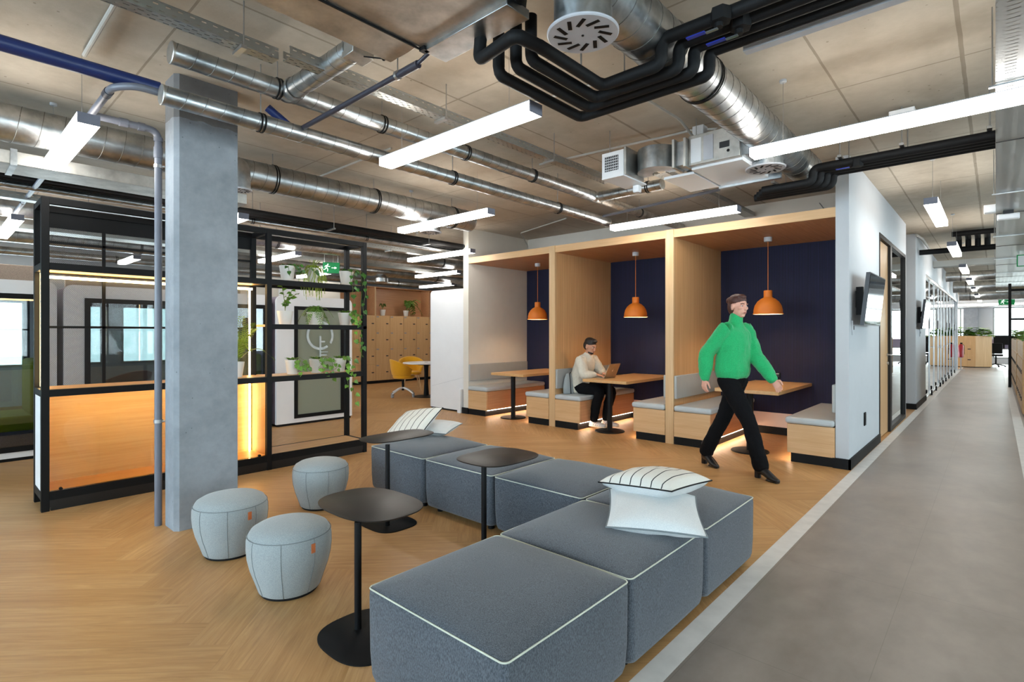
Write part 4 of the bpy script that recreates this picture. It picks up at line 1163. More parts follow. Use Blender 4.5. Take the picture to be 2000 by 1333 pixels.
# ------------------------------------------------------------------ fan coil unit above the booths
t = thing('fan_coil_unit', 'fan coil unit with grille, curved duct and labelled control boxes', 'air unit', (-2.2, 4.3, 2.80))
zb, zt = 2.80, 3.04
g = obj('supply_box', MB().box(-2.64, -2.42, 4.13, 4.30, zb, zt - .02), 'offwhite', t, bev=.003)
sl = MB(); sl.box(-2.61, -2.47, 4.127, 4.131, zb + .05, zt - .06)
obj('grille_opening', sl, 'keys', g)
gl = MB()
for k in range(6): gl.box(-2.61, -2.47, 4.120, 4.128, zb + .06 + k * .024, zb + .064 + k * .024)
for k in range(8): gl.box(-2.605 + k * .018, -2.603 + k * .018, 4.123, 4.128, zb + .05, zt - .06)
obj('grille_bars', gl, 'offwhite', g)
# curved duct: quarter-ish bend seen from below
m = MB(); ro, ri = .195, .075; cx_, cy_ = -2.222, 4.46
arcp = [(cx_ + ro * cos(a), cy_ + ro * 1.35 * sin(a)) for a in [pi + i * pi / 16 for i in range(17)]]
inn_ = [(cx_ + ri * cos(a), cy_ + ri * 1.35 * sin(a)) for a in [2 * pi - i * pi / 16 for i in range(17)]]
m.prism(arcp + inn_, zb + .03, zt - .02)
obj('curved_duct', m, 'galv', t)
many('flange', [MB().box(-2.42, -2.40, 4.14, 4.46, zb, zt), MB().box(-2.03, -2.01, 4.26, 4.46, zb, zt), MB().box(-1.94, -1.92, 4.28, 4.50, zb, zt)], 'galv2', t)
obj('transition', MB().box(-2.01, -1.93, 4.30, 4.70, zb + .02, zt - .02), 'galv', t)
obj('casing', MB().box(-1.92, -1.50, 4.40, 5.06, zb - .01, zt), 'offwhite', t, bev=.003)
cb = obj('control_box', MB().box(-1.92, -1.50, 4.34, 4.40, zb + .01, zt + .02), 'galv2', t, bev=.003)
obj('data_label', MB().box(-1.90, -1.81, 4.337, 4.3405, zb + .03, zt - .01), 'offwhite', cb)
obj('cover_plate', MB().box(-1.79, -1.71, 4.334, 4.3405, zb + .03, zt - .01), 'lightbody', cb)
obj('dark_label', MB().box(-1.66, -1.58, 4.337, 4.3405, zb + .10, zb + .15), 'keys', cb)
obj('cable_gland', MB().lathe([(.012, -.003), (.012, 0)], (-1.59, 4.34, zb + .07), 12, 'y'), 'black', cb)
obj('duct_connection', MB().box(-1.50, -1.42, 4.38, 4.60, zb + .02, zt), 'galv', t)
obj('lower_panel', MB().box(-2.22, -1.94, 4.50, 5.06, zb - .012, zb + .01).box(-2.64, -2.42, 4.13, 4.55, zb - .012, zb), 'offwhite', t)
obj('edge_rail', MB().box(-1.94, -1.40, 5.06, 5.10, zb - .03, zb + .02), 'galv', t)
for x, y in ((-2.60, 4.2), (-1.9, 4.45), (-1.52, 4.9), (-2.2, 5.0)): obj('hanger_rod', MB().cyl((x, y, zt - .03), (x, y, CEIL), .004, 8), 'steel', t)

t = thing('condensate_pipe', 'thin grey channel and pipe running under the fan coil unit', 'pipe', (-2.6, 5.0, 2.80))
obj('channel', MB().tube([(-3.67, 5.77, 2.88), (-2.10, 5.50, 2.88)], .016, 4), 'pvcgrey', t)
obj('pipe', MB().tube([(-3.69, 5.81, 2.895), (-2.06, 5.52, 2.895)], .010, 8), 'conduit', t)

# conduits, junction boxes and detectors on the soffit
def conduit(pts, label, r=.011, key='conduit'):
    tag(obj('conduit', MB().tube(fillet(pts, .05, 4), r, 10), key), label, 'conduit', 'ceiling conduits')
conduit([(-3.6, 4.42, 3.2), (-2.12, 4.60, 3.21), (-1.98, 4.60, 3.21)], 'white conduit running left of the junction box')
conduit([(-2.02, 3.30, 3.21), (-1.98, 4.30, 3.21), (-1.93, 4.62, 3.05)], 'white conduit dropping into the fan coil unit')
conduit([(-1.86, 4.60, 3.18), (-1.76, 4.60, 3.16), (-1.76, 4.40, 3.06)], 'short curved conduit right of the junction box')
conduit([(-4.39, .715, 3.21), (-3.12, .715, 3.21)], 'grey conduit above the blue pipe at top left', .014)
conduit([(-3.10, 3.2, 3.22), (-2.10, 3.30, 3.22)], 'white conduit under the ceiling behind the long light')
conduit([(-6.3, 3.1, 3.22), (-4.4, 3.1, 3.22)], 'white conduit between the wide duct and the column')
conduit([(-6.75, 7.9, 2.75), (-6.73, 7.9, 3.1), (-6.3, 7.2, 3.2), (-5.0, 6.8, 3.21)], 'white conduit curving up from the left booth top')
conduit([(-1.45, 7.95, 2.74), (-1.62, 7.95, 2.95), (-1.65, 7.6, 3.05)], 'grey cable rising from the right booth top', .006)
conduit([(-1.04, 5.5, 3.21), (-.02, 5.5, 3.21)], 'white conduit above the pipe rack over the aisle')
conduit([(-1.07, 12.1, 3.19), (-1.02, 12.6, 3.18), (-1.0, 14.2, 3.10)], 'pale pipe running along the top of the far corridor wall', .02)
def jbox(x, y, z, sx, sy, sz, label):
    t = thing('junction_box', label, 'box', (x, y, z), 'white junction boxes')
    obj('housing', MB().box(x - sx, x + sx, y - sy, y + sy, z, z + sz), 'offwhite', t, bev=.006)
    obj('lid', MB().box(x - sx * .9, x + sx * .9, y - sy * .9, y + sy * .9, z - .006, z), 'offwhite', t, bev=.002)
jbox(-1.93, 4.60, 3.12, .05, .05, .10, 'white junction box above the fan coil unit')
jbox(-.56, 5.32, 3.12, .085, .06, .08, 'white junction box above the aisle pipe rack')
jbox(-2.49, 4.50, 2.726, .03, .03, .06, 'small white box under the fan coil grille')
jbox(-.05, 8.0, 2.75, .05, .06, .08, 'white sensor box at the edge of the wide cable tray')
t = thing('wall_unit', 'white rectangular antenna box under the wide cable tray', 'box', (.08, 8.4, 2.6))
obj('housing', MB().box(.01, .20, 8.25, 8.34, 2.70, 2.76), 'offwhite', t, bev=.01)
obj('bracket', MB().box(.06, .15, 8.28, 8.32, 2.76, 2.80), 'keys', t)

# ------------------------------------------------------------------ cable trays
def tray(x, w, ya, yb, z, h, label, hang=()):
    t = thing('cable_tray', label, 'cable tray', (x, (ya + yb) / 2, z), 'perforated cable trays')
    obj('tray_floor', MB().box(x - w, x, ya, yb, z, z + .002), 'tray', t, smooth=False)
    obj('tray_side', MB().box(x - .002, x, ya, yb, z, z + h).box(x - w, x - w + .002, ya, yb, z, z + h), 'trayS', t, smooth=False)
    obj('tray_rim', MB().box(x - .008, x + .002, ya, yb, z + h - .004, z + h + .002).box(x - .003, x + .001, ya, yb, z - .001, z + .004), 'galv', t)
    for y in hang: obj('hanger', MB().box(x - w - .02, x + .02, y - .015, y + .015, z - .022, z - .002).cyl((x + .015, y, z - .02), (x + .015, y, CEIL), .004, 8), 'steel', t)
    return t
tray(-3.10, .085, -.6, 1.40, 3.0, .06, 'cable tray at top left with green cable', (.2, 1.2))
tray(-3.02, .085, 1.43, 4.9, 3.0, .06, 'cable tray continuing towards the fan coil unit', (2.6, 3.9))
tray(-2.52, .14, 5.15, 7.9, 3.06, .05, 'cable tray behind the fan coil unit over the booths')
tray(-7.68, .14, -2, 12.3, 2.83, .07, 'cable tray behind the top of the plant shelf', (3.2, 5.4))
tray(-9.6, .25, -2, 12.3, 2.80, .06, 'cable tray above the middle cabins', (3.2, 5.4))
tag(obj('green_cable', MB().tube([(-3.12, .50, 3.07), (-3.0, .56, 3.12), (-2.92, .68, 3.12), (-2.95, .86, 3.06)], .006, 8), 'leaf'), 'bright green cable looping over the cable tray', 'cable')
t = thing('wide_cable_tray', 'wide slotted metal cable tray over the right of the aisle', 'cable tray', (.32, 12, 2.79))
for k in range(8):
    ya = -1.0 + 3.15 * k
    obj('tray_floor', MB().box(.0, .62, ya, ya + 3.13, 2.80, 2.803), 'trayN', t, smooth=False)
obj('tray_side', MB().box(-.002, 0, -1, 24.1, 2.80, 2.84).box(.62, .622, -1, 24.1, 2.80, 2.84), 'galv2', t)
for k in range(8): obj('joint_plate', MB().box(0, .62, 2.135 + 3.15 * k - .006, 2.135 + 3.15 * k + .006, 2.796, 2.80), 'darkmetal', t)
for k in range(8):
    y = .9 + 3.15 * k; obj('hanger_rod', MB().cyl((-.015, y, 2.785), (-.015, y, CEIL), .004, 8).cyl((.635, y, 2.785), (.635, y, CEIL), .004, 8).box(-.03, .65, y - .012, y + .012, 2.785, 2.796), 'steel', t)
t = thing('cable_tray', 'cross cable tray at the far corridor end', 'cable tray', (-.5, 16, 2.95), 'perforated cable trays')
obj('tray_side', MB().box(-1.09, .0, 15.9, 15.904, 2.95, 3.09), 'trayS', t, smooth=False)
obj('tray_floor', MB().box(-1.09, .0, 15.9, 16.2, 2.95, 2.953), 'tray', t, smooth=False)
for y, z, r in ((18.9, 2.95, .13), (22.2, 2.88, .18), (26, 2.82, .2)):
    d_ = duct('x', -6 if y > 27 else -1.0, 3.5, y, z, r, {18.9: 'nearest cross duct over the far corridor', 22.2: 'second cross duct over the far corridor', 26: 'third cross duct over the far office'}[y], (-.7, 1.5), pitch=.3)
t = thing('linear_light', 'glowing cross light at the far corridor end', 'light', (-.3, 31, 2.66))
obj('diffuser', MB().box(-5.5, 1.0, 31.0, 31.08, 2.62, 2.70), 'light', t)
obj('cable', MB().cyl((-1, 31.04, 2.70), (-1, 31.04, CEIL), .003, 6).cyl((.8, 31.04, 2.70), (.8, 31.04, CEIL), .003, 6), 'steel', t)
# ------------------------------------------------------------------ cabins (meeting pods) behind the shelf
def pod(xf, ya, yb, h, label, fa, fb, mode):
    """front face in plane x=xf; fa..fb = glazed opening; mode 'glass' or 'frost'"""
    t = thing('office_cabin', label, 'cabin', (xf, (ya + yb) / 2, 0), 'white office cabins')
    D = 1.15; r = .09
    prof = [(ya, .035), (ya, h - r)] + [(ya + r - r * cos(a), h - r + r * sin(a)) for a in [pi / 2 * i / 6 for i in range(1, 7)]] + [(yb - r + r * sin(a), h - r + r * cos(a)) for a in [pi / 2 * i / 6 for i in range(0, 7)]] + [(yb, .035)]
    z0, z1 = .10, h - .15
    def shell(m, xa, xb):
        # ring front: outer profile minus the opening, built as four pieces
        m.box(xa, xb, ya, fa, .035, h - r).box(xa, xb, fb, yb, .035, h - r).box(xa, xb, fa, fb, .035, z0).box(xa, xb, fa, fb, z1, h - r)
        top = [p for p in prof if p[1] >= h - r - 1e-6]
        R = [[(x, y, z) for y, z in top] for x in (xa, xb)]
        m.rings(R, False, False)
        o = len(m.v); m.v += [Vector((x, y, z)) for x in (xa, xb) for y, z in top]; k = len(top)
        m.face([o + i for i in range(k)]); m.face([o + k + i for i in range(k - 1, -1, -1)])
    m = MB().mat('offwhite'); shell(m, xf - .05, xf)
    if mode == 'glass': shell(m, xf - D, xf - D + .05)
    else: m.box(xf - D, xf - D + .05, ya, yb, .035, h - r)
    top = [p for p in prof if p[1] >= h - r - 1e-6]
    m.mat('podpurple').box(xf - D + .05, xf - .05, ya + .005, ya + .04, .035, h - r).box(xf - D + .05, xf - .05, yb - .04, yb - .005, .035, h - r)
    m.rings([[(x, y + (.005 if y < (ya + yb) / 2 else -.005), z - .005) for y, z in top] for x in (xf - D + .05, xf - .05)], False, False)
    obj('shell', m, 'offwhite', t, angle=40)
    obj('base', MB().box(xf - D, xf - .01, ya + .02, yb - .02, 0, .035), 'black', t)
    obj('carpet_floor', MB().box(xf - D + .05, xf - .05, ya + .04, yb - .04, .036, .07), 'carpet', t)
    w = .055
    fr = MB()
    xs = (xf,) if mode == 'frost' else (xf, xf - D + .03)
    for x in xs:
        fr = MB(); fr.box(x - .04, x + .012, fa, fa + w, z0, z1).box(x - .04, x + .012, fb - w, fb, z0, z1).box(x - .04, x + .012, fa + w, fb - w, z0, z0 + w).box(x - .04, x + .012, fa + w, fb - w, z1 - w, z1)
        f = obj('door_frame', fr, 'black', t)
    obj('door_glass', MB().box(xf - .014, xf - .006, fa + w, fb - w, z0 + w, z1 - w), 'glass_t' if mode == 'glass' else 'frost', t)
    if mode == 'glass': obj('added_cabin_lamp', MB().lathe([(.01, h - .130), (.12, h - .130), (.12, h - .115), (.01, h - .115)], (xf - .6, (max(fa, -1) + fb) / 2, 0), 28), 'added_podlamp', t)  # added glowing disc that lifts the dark cabin interior
    if mode == 'glass': obj('rear_glass', MB().box(xf - D + .018, xf - D + .024, fa + w, fb - w, z0 + w, z1 - w), 'glass', t)
    return t, f
pod(-7.98, -2.2, 1.05, 1.99, 'white cabin at the far left picture edge with yellow seat', -2.05, .93, 'glass')
pod(-7.98, 1.11, 3.50, 1.97, 'wide white cabin behind the black mesh screen', 1.30, 3.44, 'glass')
t, f = pod(-7.95, 3.56, 4.82, 1.97, 'white cabin with frosted door and clear circle emblem', 3.83, 4.67, 'frost')
em = MB()
for k in range(40):
    a0, a1 = 2 * pi * k / 40, 2 * pi * (k + 1) / 40
    if 33 < k < 36: continue
    for q in (a0,):
        em.add([(-7.937, 4.25 + r_ * cos(q_), 1.37 + r_ * sin(q_)) for r_, q_ in ((.19, a0), (.23, a0), (.23, a1), (.19, a1))], [(0, 1, 2, 3)])
em.box(-7.938, -7.936, 4.235, 4.265, 1.02, 1.36).box(-7.938, -7.936, 4.265, 4.36, 1.05, 1.07).box(-7.938, -7.936, 4.265, 4.38, 1.10, 1.115).box(-7.938, -7.936, 4.265, 4.33, 1.26, 1.285)
obj('clear_emblem', em, 'etched', t, smooth=False)
# roof level felt canopy behind the first cabins
tag(obj('acoustic_panel', MB().box(-8.95, -8.87, -2.1, 1.0, 1.991, 2.24), 'podtop', bev=.01), 'taupe felt panel standing on the far left cabin', 'acoustic panel')
tag(obj('acoustic_panel', MB().box(-8.95, -8.87, 1.25, 3.4, 1.971, 2.22), 'podtop', bev=.01), 'taupe felt panel standing on the wide cabin behind the mesh', 'acoustic panel')
struct('wall_cabin_back', MB().box(-11.5, -11.4, 4.05, 6.6, 0, 2.6), 'warmwhite')
tag(obj('wall_panel', MB().box(-11.4, -11.385, 5.15, 5.75, 2.05, 2.45), 'offwhite'), 'pale square panel on the wall behind the frosted cabin', 'panel')

# seats inside / around the cabins
def cabin_sofa(x0, x1, ya, yb, label):
    t = thing('cabin_sofa', label, 'sofa', ((x0 + x1) / 2, (ya + yb) / 2, .07))
    obj('seat', MB().box(x0, x1, ya, yb, .30, .47), 'lime', t, bev=.03, seg=3)
    obj('backrest', MB().box(x0, x1, yb - .14, yb, .44, 1.10), 'lime', t, bev=.05, seg=4)
    obj('sofa_base', MB().box(x0 + .03, x1 - .03, ya + .04, yb - .02, .071, .30), 'podpurple', t)
cabin_sofa(-8.95, -8.15, .28, .98, 'lime green cabin sofa at the left picture edge')
cabin_sofa(-8.95, -8.15, 2.12, 2.55, 'lime cabin sofa seen past the rust coloured chair')
cabin_sofa(-8.95, -8.15, 2.98, 3.44, 'yellow-green seat behind the palm pot')
def shell_chair(x, y, ang, label, key='yellow', base='swivel', scale=1.0, fl=0.0):
    """tub chair: one moulded shell with arms on a four-star or wooden-leg base"""
    t = thing('tub_chair', label, 'chair', (x, y, fl), None)
    q = Matrix.Rotation(ang, 3, 'Z')
    def W(px_, py_, pz): v = q @ Vector((px_ * scale, py_ * scale, 0)); return Vector((x + v.x, y + v.y, fl + pz * scale))
    R = []; n = 20
    for i in range(n + 1):                      # sweep from right arm round the back to the left arm
        a = -radians(118) + radians(236) * i / n
        back = (cos(a) + .47) / 1.47 if cos(a) > -.47 else 0
        bx, by = -.25 * cos(a), .27 * sin(a)
        htop = .60 + .23 * max(0, back) ** .8
        ring = []
        for (rr, zz) in ((.78, .43), (.98, .50), (1.06, .60), (1.12 + .06 * back, htop), (1.05 + .05 * back, htop + .008), (.96, htop - .02), (.92, .58), (.80, .50), (.70, .47)):
            ring.append(W(bx * rr, by * rr, zz))
        R.append(ring)
    obj('shell', MB().rings(R), key, t, angle=70)
    obj('seat', MB().rings([[W(.02 + .24 * s_ * cos(2 * pi * k / 28), .245 * s_ * sin(2 * pi * k / 28), z_) for k in range(28)] for s_, z_ in ((.86, .40), (1, .42), (1.02, .455), (.95, .478), (.5, .485), (.02, .485))]), key, t, angle=70)
    if base == 'swivel':
        obj('column', MB().cyl(W(0, 0, .14), W(0, 0, .41), .028 * scale, 16), 'black', t)
        for k in range(4):
            a = k * pi / 2 + .5
            obj('leg', MB().tube([W(0, 0, .20), W(.14 * cos(a), .14 * sin(a), .165), W(.31 * cos(a), .31 * sin(a), .085)], [.022 * scale, .018 * scale, .014 * scale], 10), 'offwhite', t)
            c_ = W(.32 * cos(a), .32 * sin(a), .033)
            obj('castor', MB().lathe([(.008, -.02), (.033, -.018), (.033, .018), (.008, .02)], c_, 18, 'y').cyl(c_, c_ + Vector((0, 0, .05)), .007, 8), 'shoegrey', t)
    else:
        for sx in (-1, 1):
            for sy in (-1, 1):
                obj('leg', MB().cyl(W(sx * .15, sy * .15, .42), W(sx * .23, sy * .22, 0), .015, 10, .010), 'oak_z', t)
    return t
shell_chair(-9.78, 7.20, radians(70), 'yellow swivel tub chair on white castor base', 'yellow')
shell_chair(-10.6, 8.05, radians(-30), 'yellow tub chair with wooden legs behind the round table', 'yellow', 'wood')
shell_chair(-9.15, 8.35, radians(200), 'yellow tub chair partly hidden by the white cabin', 'yellow', 'wood')
shell_chair(-8.45, 1.78, radians(-150), 'rust coloured chair inside the cabin behind the mesh', 'rust', 'swivel', 1.02, .07)
shell_chair(-9.55, .25, radians(20), 'orange swivel chair behind the lime sofa at left edge', 'orange', 'swivel', 1.0, 0)
t = thing('round_table', 'white round meeting table on black pedestal by the lockers', 'table', (-9.40, 7.55, 0))
obj('tabletop', MB().lathe([(.005, .735), (.50, .735), (.515, .742), (.515, .757), (.51, .762), (.005, .762)], (-9.40, 7.55, 0), 56), 'offwhite', t)
obj('cable_port', MB().lathe([(.04, .762), (.04, .766), (.005, .766)], (-9.40, 7.55, 0), 24), 'shoegrey', t)
obj('mounting_plate', MB().box(-9.53, -9.27, 7.42, 7.68, .70, .735), 'black', t)
obj('pedestal', MB().lathe([(.06, .02), (.045, .30), (.045, .55), (.055, .70)], (-9.40, 7.55, 0), 28), 'black', t)
obj('foot_plate', MB().lathe([(.30, 0), (.30, .010), (.06, .022)], (-9.40, 7.55, 0), 44), 'black', t)

# lockers, one tower of four doors at a time
lab = ['first', 'second', 'third', 'fourth', 'fifth', 'sixth', 'seventh', 'eighth', 'ninth', 'tenth', 'eleventh', 'twelfth']
xl = -12.88; y = 6.66; pw = .475
for k in range(12):
    ya = y + pw * k; yb = ya + pw - .003
    t = thing('locker_tower', lab[k] + ' oak locker tower of four doors counted from the left', 'locker', (xl - .2, (ya + yb) / 2, 0), 'oak locker towers')
    obj('carcass', MB().box(xl - .45, xl - .02, ya, yb, .08, 1.91), 'locker', t)
    obj('plinth', MB().box(xl - .45, xl - .03, ya, yb, 0, .08), 'plinth', t)
    for r_ in range(4):
        z0 = .085 + .457 * r_; z1 = z0 + .451
        dd = obj('door', MB().box(xl - .02, xl, ya + .004, yb - .004, z0, z1), 'locker', t)
        obj('handle_slot', MB().box(xl, xl + .004, yb - .135, yb - .060, (z0 + z1) / 2 - .014, (z0 + z1) / 2 + .014), 'keys', dd)
        obj('number_plate', MB().box(xl, xl + .002, ya + .02, ya + .10, z1 - .05, z1 - .022), 'shoegrey', dd)
t = thing('overhead_cabinet', 'reddish brown open display niche above the oak lockers', 'cabinet', (xl - .2, 9, 1.91))
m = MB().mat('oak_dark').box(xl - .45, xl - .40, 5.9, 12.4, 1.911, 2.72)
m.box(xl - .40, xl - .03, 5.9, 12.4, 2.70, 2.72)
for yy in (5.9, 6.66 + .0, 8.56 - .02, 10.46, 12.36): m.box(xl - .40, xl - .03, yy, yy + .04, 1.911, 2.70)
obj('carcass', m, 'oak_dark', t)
obj('niche_edges', MB().box(xl - .03, xl - .025, 8.54, 8.58, 1.911, 2.72), 'oak_z', t)
def small_plant(x, y, z, label, big=False, seed=1):
    rnd = random.Random(seed); t = thing('potted_plant', label, 'plant', (x, y, z)); pot(x, y, z, .085, .17, t); lf = MB(); st = MB(); top = Vector((x, y, z + .16))
    for k in range(16 if big else 6):
        az = rnd.uniform(-.6, 2.2) if big else rnd.uniform(-2, 2); o_ = rnd.uniform(.1, .65) if big else .10
        pth = arc(top, az, o_, .40 if big else .25, rnd.uniform(-.25, .20) if big else -.1, 8); st.tube(pth, .004, 4); frond(lf, pth, .13 if big else .05, 12, .016)
    obj('foliage', lf, 'leaf', t, smooth=False); obj('stems', st, 'stem', t)
small_plant(-12.98, 8.85, 1.912, 'small plant in white pot at left above the lockers', False, 2)
small_plant(-12.98, 9.66, 1.912, 'large spreading plant in white pot above the lockers', True, 4)

# white cabin beside the booths
t = thing('white_cabin', 'plain white cabin with rounded corner left of the booths', 'cabin', (-7.4, 7.2, 0))
r = .07; prof = [(-7.905, .03), (-7.905, 2.20 - r)] + [(-7.905 + r - r * cos(a), 2.20 - r + r * sin(a)) for a in [pi / 2 * i / 8 for i in range(1, 9)]] + [(-6.96, 2.20), (-6.96, .03)]
m = MB(); m.rings([[(x, y_, z) for x, z in prof] for y_ in (6.45, 7.95)])
obj('shell', m, 'offwhite', t, angle=40)
obj('base', MB().box(-7.89, -6.98, 6.46, 7.94, 0, .03), 'black', t)
obj('panel_joint', MB().tube([(-7.86, 6.4485, .42), (-7.0, 6.4485, .62)], .002, 4).tube([(-7.885, 6.4485, .03), (-7.885, 6.4485, 2.10)], .0015, 4), 'lightbody', t)
tag(obj('cable_cover', MB().box(-7.06, -6.975, 6.36, 6.43, 0, .42), 'offwhite', bev=.004), 'small white upright cover box at the foot of the booth wall', 'box')

# ------------------------------------------------------------------ emergency exit signs
def runner(m, c, ex, ez, h, nrm):
    """running figure with arrow: flat shapes on the sign face"""
    c, ex, ez, nrm = map(Vector, (c, ex, ez, nrm))
    def P(a, b_): return c + ex * a * h + ez * b_ * h + nrm * .003
    def seg(a, b_, w):
        p0, p1 = P(*a), P(*b_); d = (p1 - p0).normalized(); s_ = d.cross(nrm).normalized() * w * h
        m.add([p0 - s_, p0 + s_, p1 + s_, p1 - s_], [(0, 1, 2, 3)])
    m.add([P(-.22 + .06 * cos(k * pi / 5), .33 + .06 * sin(k * pi / 5)) for k in range(10)], [tuple(range(10))])
    seg((-.27, .26), (-.36, .0), .06); seg((-.36, .0), (-.22, -.14), .04); seg((-.22, -.14), (-.26, -.36), .035); seg((-.36, .0), (-.48, -.16), .04); seg((-.48, -.16), (-.62, -.20), .035)
    seg((-.27, .22), (-.12, .10), .028); seg((-.12, .10), (-.02, .14), .024); seg((-.28, .22), (-.46, .18), .028); seg((-.46, .18), (-.52, .04), .024)
    seg((.12, .0), (.42, .0), .03); m.add([P(.40, .12), P(.62, 0), P(.40, -.12)], [(0, 1, 2)])
def exit_sign(c, nrm, w, h, label, arrow=True):
    t = thing('exit_sign', label, 'sign', c, None)
    nrm = Vector(nrm).normalized(); ex = Z3.cross(nrm).normalized()
    obj('sign_panel', MB().obox(c, ex * w / 2, nrm * .002, Z3 * h / 2), 'sign', t)
    m = MB(); runner(m, Vector(c) + nrm * .001 - ex * w * .06, ex, Z3, h * .95, nrm); obj('pictogram', m, 'signw', t, smooth=False)
    obj('hanger', MB().cyl(Vector(c) + ex * w * .4 + Z3 * h / 2, Vector((c[0], c[1], CEIL)) + ex * w * .4, .004, 6).cyl(Vector(c) - ex * w * .4 + Z3 * h / 2, Vector((c[0], c[1], CEIL)) - ex * w * .4, .004, 6), 'steel', t)
    return t
exit_sign((-9.21, 5.15, 2.63), (1, -.6, 0), .30, .20, 'green exit sign with running figure seen through the shelf')
exit_sign((.30, 27.5, 2.60), (0, -1, 0), .46, .24, 'green exit sign at the end of the corridor')
t = thing('hanging_sign', 'green edged blank sign hanging under the wide cable tray', 'sign', (.38, 12.87, 2.58))
obj('sign_panel', MB().box(.28, .60, 12.87, 12.88, 2.58, 2.77), 'offwhite', t); obj('sign_border', MB().box(.27, .61, 12.862, 12.869, 2.76, 2.775).box(.27, .61, 12.862, 12.869, 2.57, 2.585).box(.27, .285, 12.862, 12.869, 2.57, 2.775), 'sign', t)
obj('hanger', MB().cyl((.30, 12.87, 2.77), (.30, 12.87, 2.80), .003, 6), 'steel', t)

# ------------------------------------------------------------------ wall screens in the corridor
def screen(y, label):
    t = thing('wall_screen', label, 'screen', (-1.1, y, 1.48), 'wall screens on the corridor wall')
    a, b_ = y, y + 1.0
    q = [(-.945, 2.035), (-1.0, 1.485)]
    obj('housing', MB().prism([(0, 0), (1, 0), (1, 1), (0, 1)], 0, 1) if False else MB().add([(-.948, a, 2.03), (-.985, a, 2.03), (-1.04, a, 1.49), (-1.003, a, 1.485), (-.948, b_, 2.03), (-.985, b_, 2.03), (-1.04, b_, 1.49), (-1.003, b_, 1.485)], [(0, 1, 2, 3), (7, 6, 5, 4), (0, 4, 5, 1), (1, 5, 6, 2), (2, 6, 7, 3), (3, 7, 4, 0)]), 'tv_back', t, smooth=False)
    obj('display', MB().add([(-.946, a + .012, 2.018), (-1.0005, a + .012, 1.50), (-1.0005, b_ - .012, 1.50), (-.946, b_ - .012, 2.018)], [(0, 1, 2, 3)]), 'screen_on', t, smooth=False)
    obj('wall_bracket', MB().box(-1.12, -1.09, a + .25, b_ - .25, 1.68, 1.86).box(-1.09, -1.02, a + .40, b_ - .40, 1.72, 1.82).box(-1.11, -1.05, a + .22, a + .28, 1.60, 1.90), 'black', t)
screen(6.50, 'nearer wall screen tilted out from the white corridor wall')
screen(12.35, 'farther wall screen tilted out from the corridor wall')

# ------------------------------------------------------------------ far corridor: planters, lockers, desks
def leafy_top(m, x0, x1, ya, yb, z, n, seed, h=.30, L=.16):
    rnd = random.Random(seed)
    for k in range(n):
        p_ = Vector((rnd.uniform(x0, x1), rnd.uniform(ya, yb), z)); az = rnd.uniform(0, 6.28); q = p_ + Vector((cos(az) * rnd.uniform(.02, .18), sin(az) * rnd.uniform(.02, .18), rnd.uniform(.08, h)))
        m.tube([p_, q], .004, 4)
        for j in range(4):
            a2 = rnd.uniform(0, 6.28); heart(m, q - Vector((0, 0, .03 * j)), Vector((cos(a2), sin(a2), rnd.uniform(-.2, .5))), Z3, L * rnd.uniform(.6, 1.1) * .8)
t = thing('planter_cabinet', 'oak cabinet with plants on top at the corridor end', 'cabinet', (-.7, 29.5, 0))
pp_ = [(-1.9, 29.15), (-.62, 29.15), (-.12, 29.50), (-.12, 29.9), (-1.9, 29.9)]
obj('carcass', MB().prism(pp_, .03, 1.30), 'locker', t, smooth=False)
obj('plinth', MB().prism([(-1.85, 29.2), (-.64, 29.2), (-.16, 29.53), (-.16, 29.85), (-1.85, 29.85)], 0, .03), 'plinth', t, smooth=False)
for k in range(2):
    for r_ in range(2):
        dd = obj('door', MB().box(-1.88 + .63 * k, -1.27 + .63 * k, 29.135, 29.15, .06 + .44 * r_, .48 + .44 * r_), 'locker', t)
        obj('handle_slot', MB().box(-1.50 + .63 * k, -1.40 + .63 * k, 29.128, 29.135, .30 + .44 * r_, .335 + .44 * r_), 'keys', dd)
lf = MB(); leafy_top(lf, -1.8, -.2, 29.3, 29.8, 1.27, 60, 5, .38, .30); obj('foliage', lf, 'leaf', t, smooth=False)
t = thing('fire_extinguisher', 'red fire extinguisher at the end of the glazed wall', 'fire extinguisher', (-1.02, 26.9, 0))
for k, (x, lbl) in enumerate(((-1.0, 'body'),)):
    obj('cylinder', MB().lathe([(.06, .48), (.085, .50), (.085, .92), (.05, .98), (.02, 1.0)], (x, 26.9, 0), 24), 'red', t)
    obj('valve_head', MB().box(x - .02, x + .05, 26.88, 26.92, 1.0, 1.05).tube([(x, 26.88, 1.0), (x + .10, 26.86, .95), (x + .11, 26.86, .6)], .008, 8), 'black', t)
    obj('floor_stand', MB().lathe([(.13, 0), (.13, .012), (.015, .02), (.015, .47), (.075, .475), (.075, .482)], (x, 26.9, 0), 24), 'shoegrey', t)
lb = ['nearest', 'second', 'third', 'fourth', 'fifth', 'sixth', 'seventh', 'eighth']
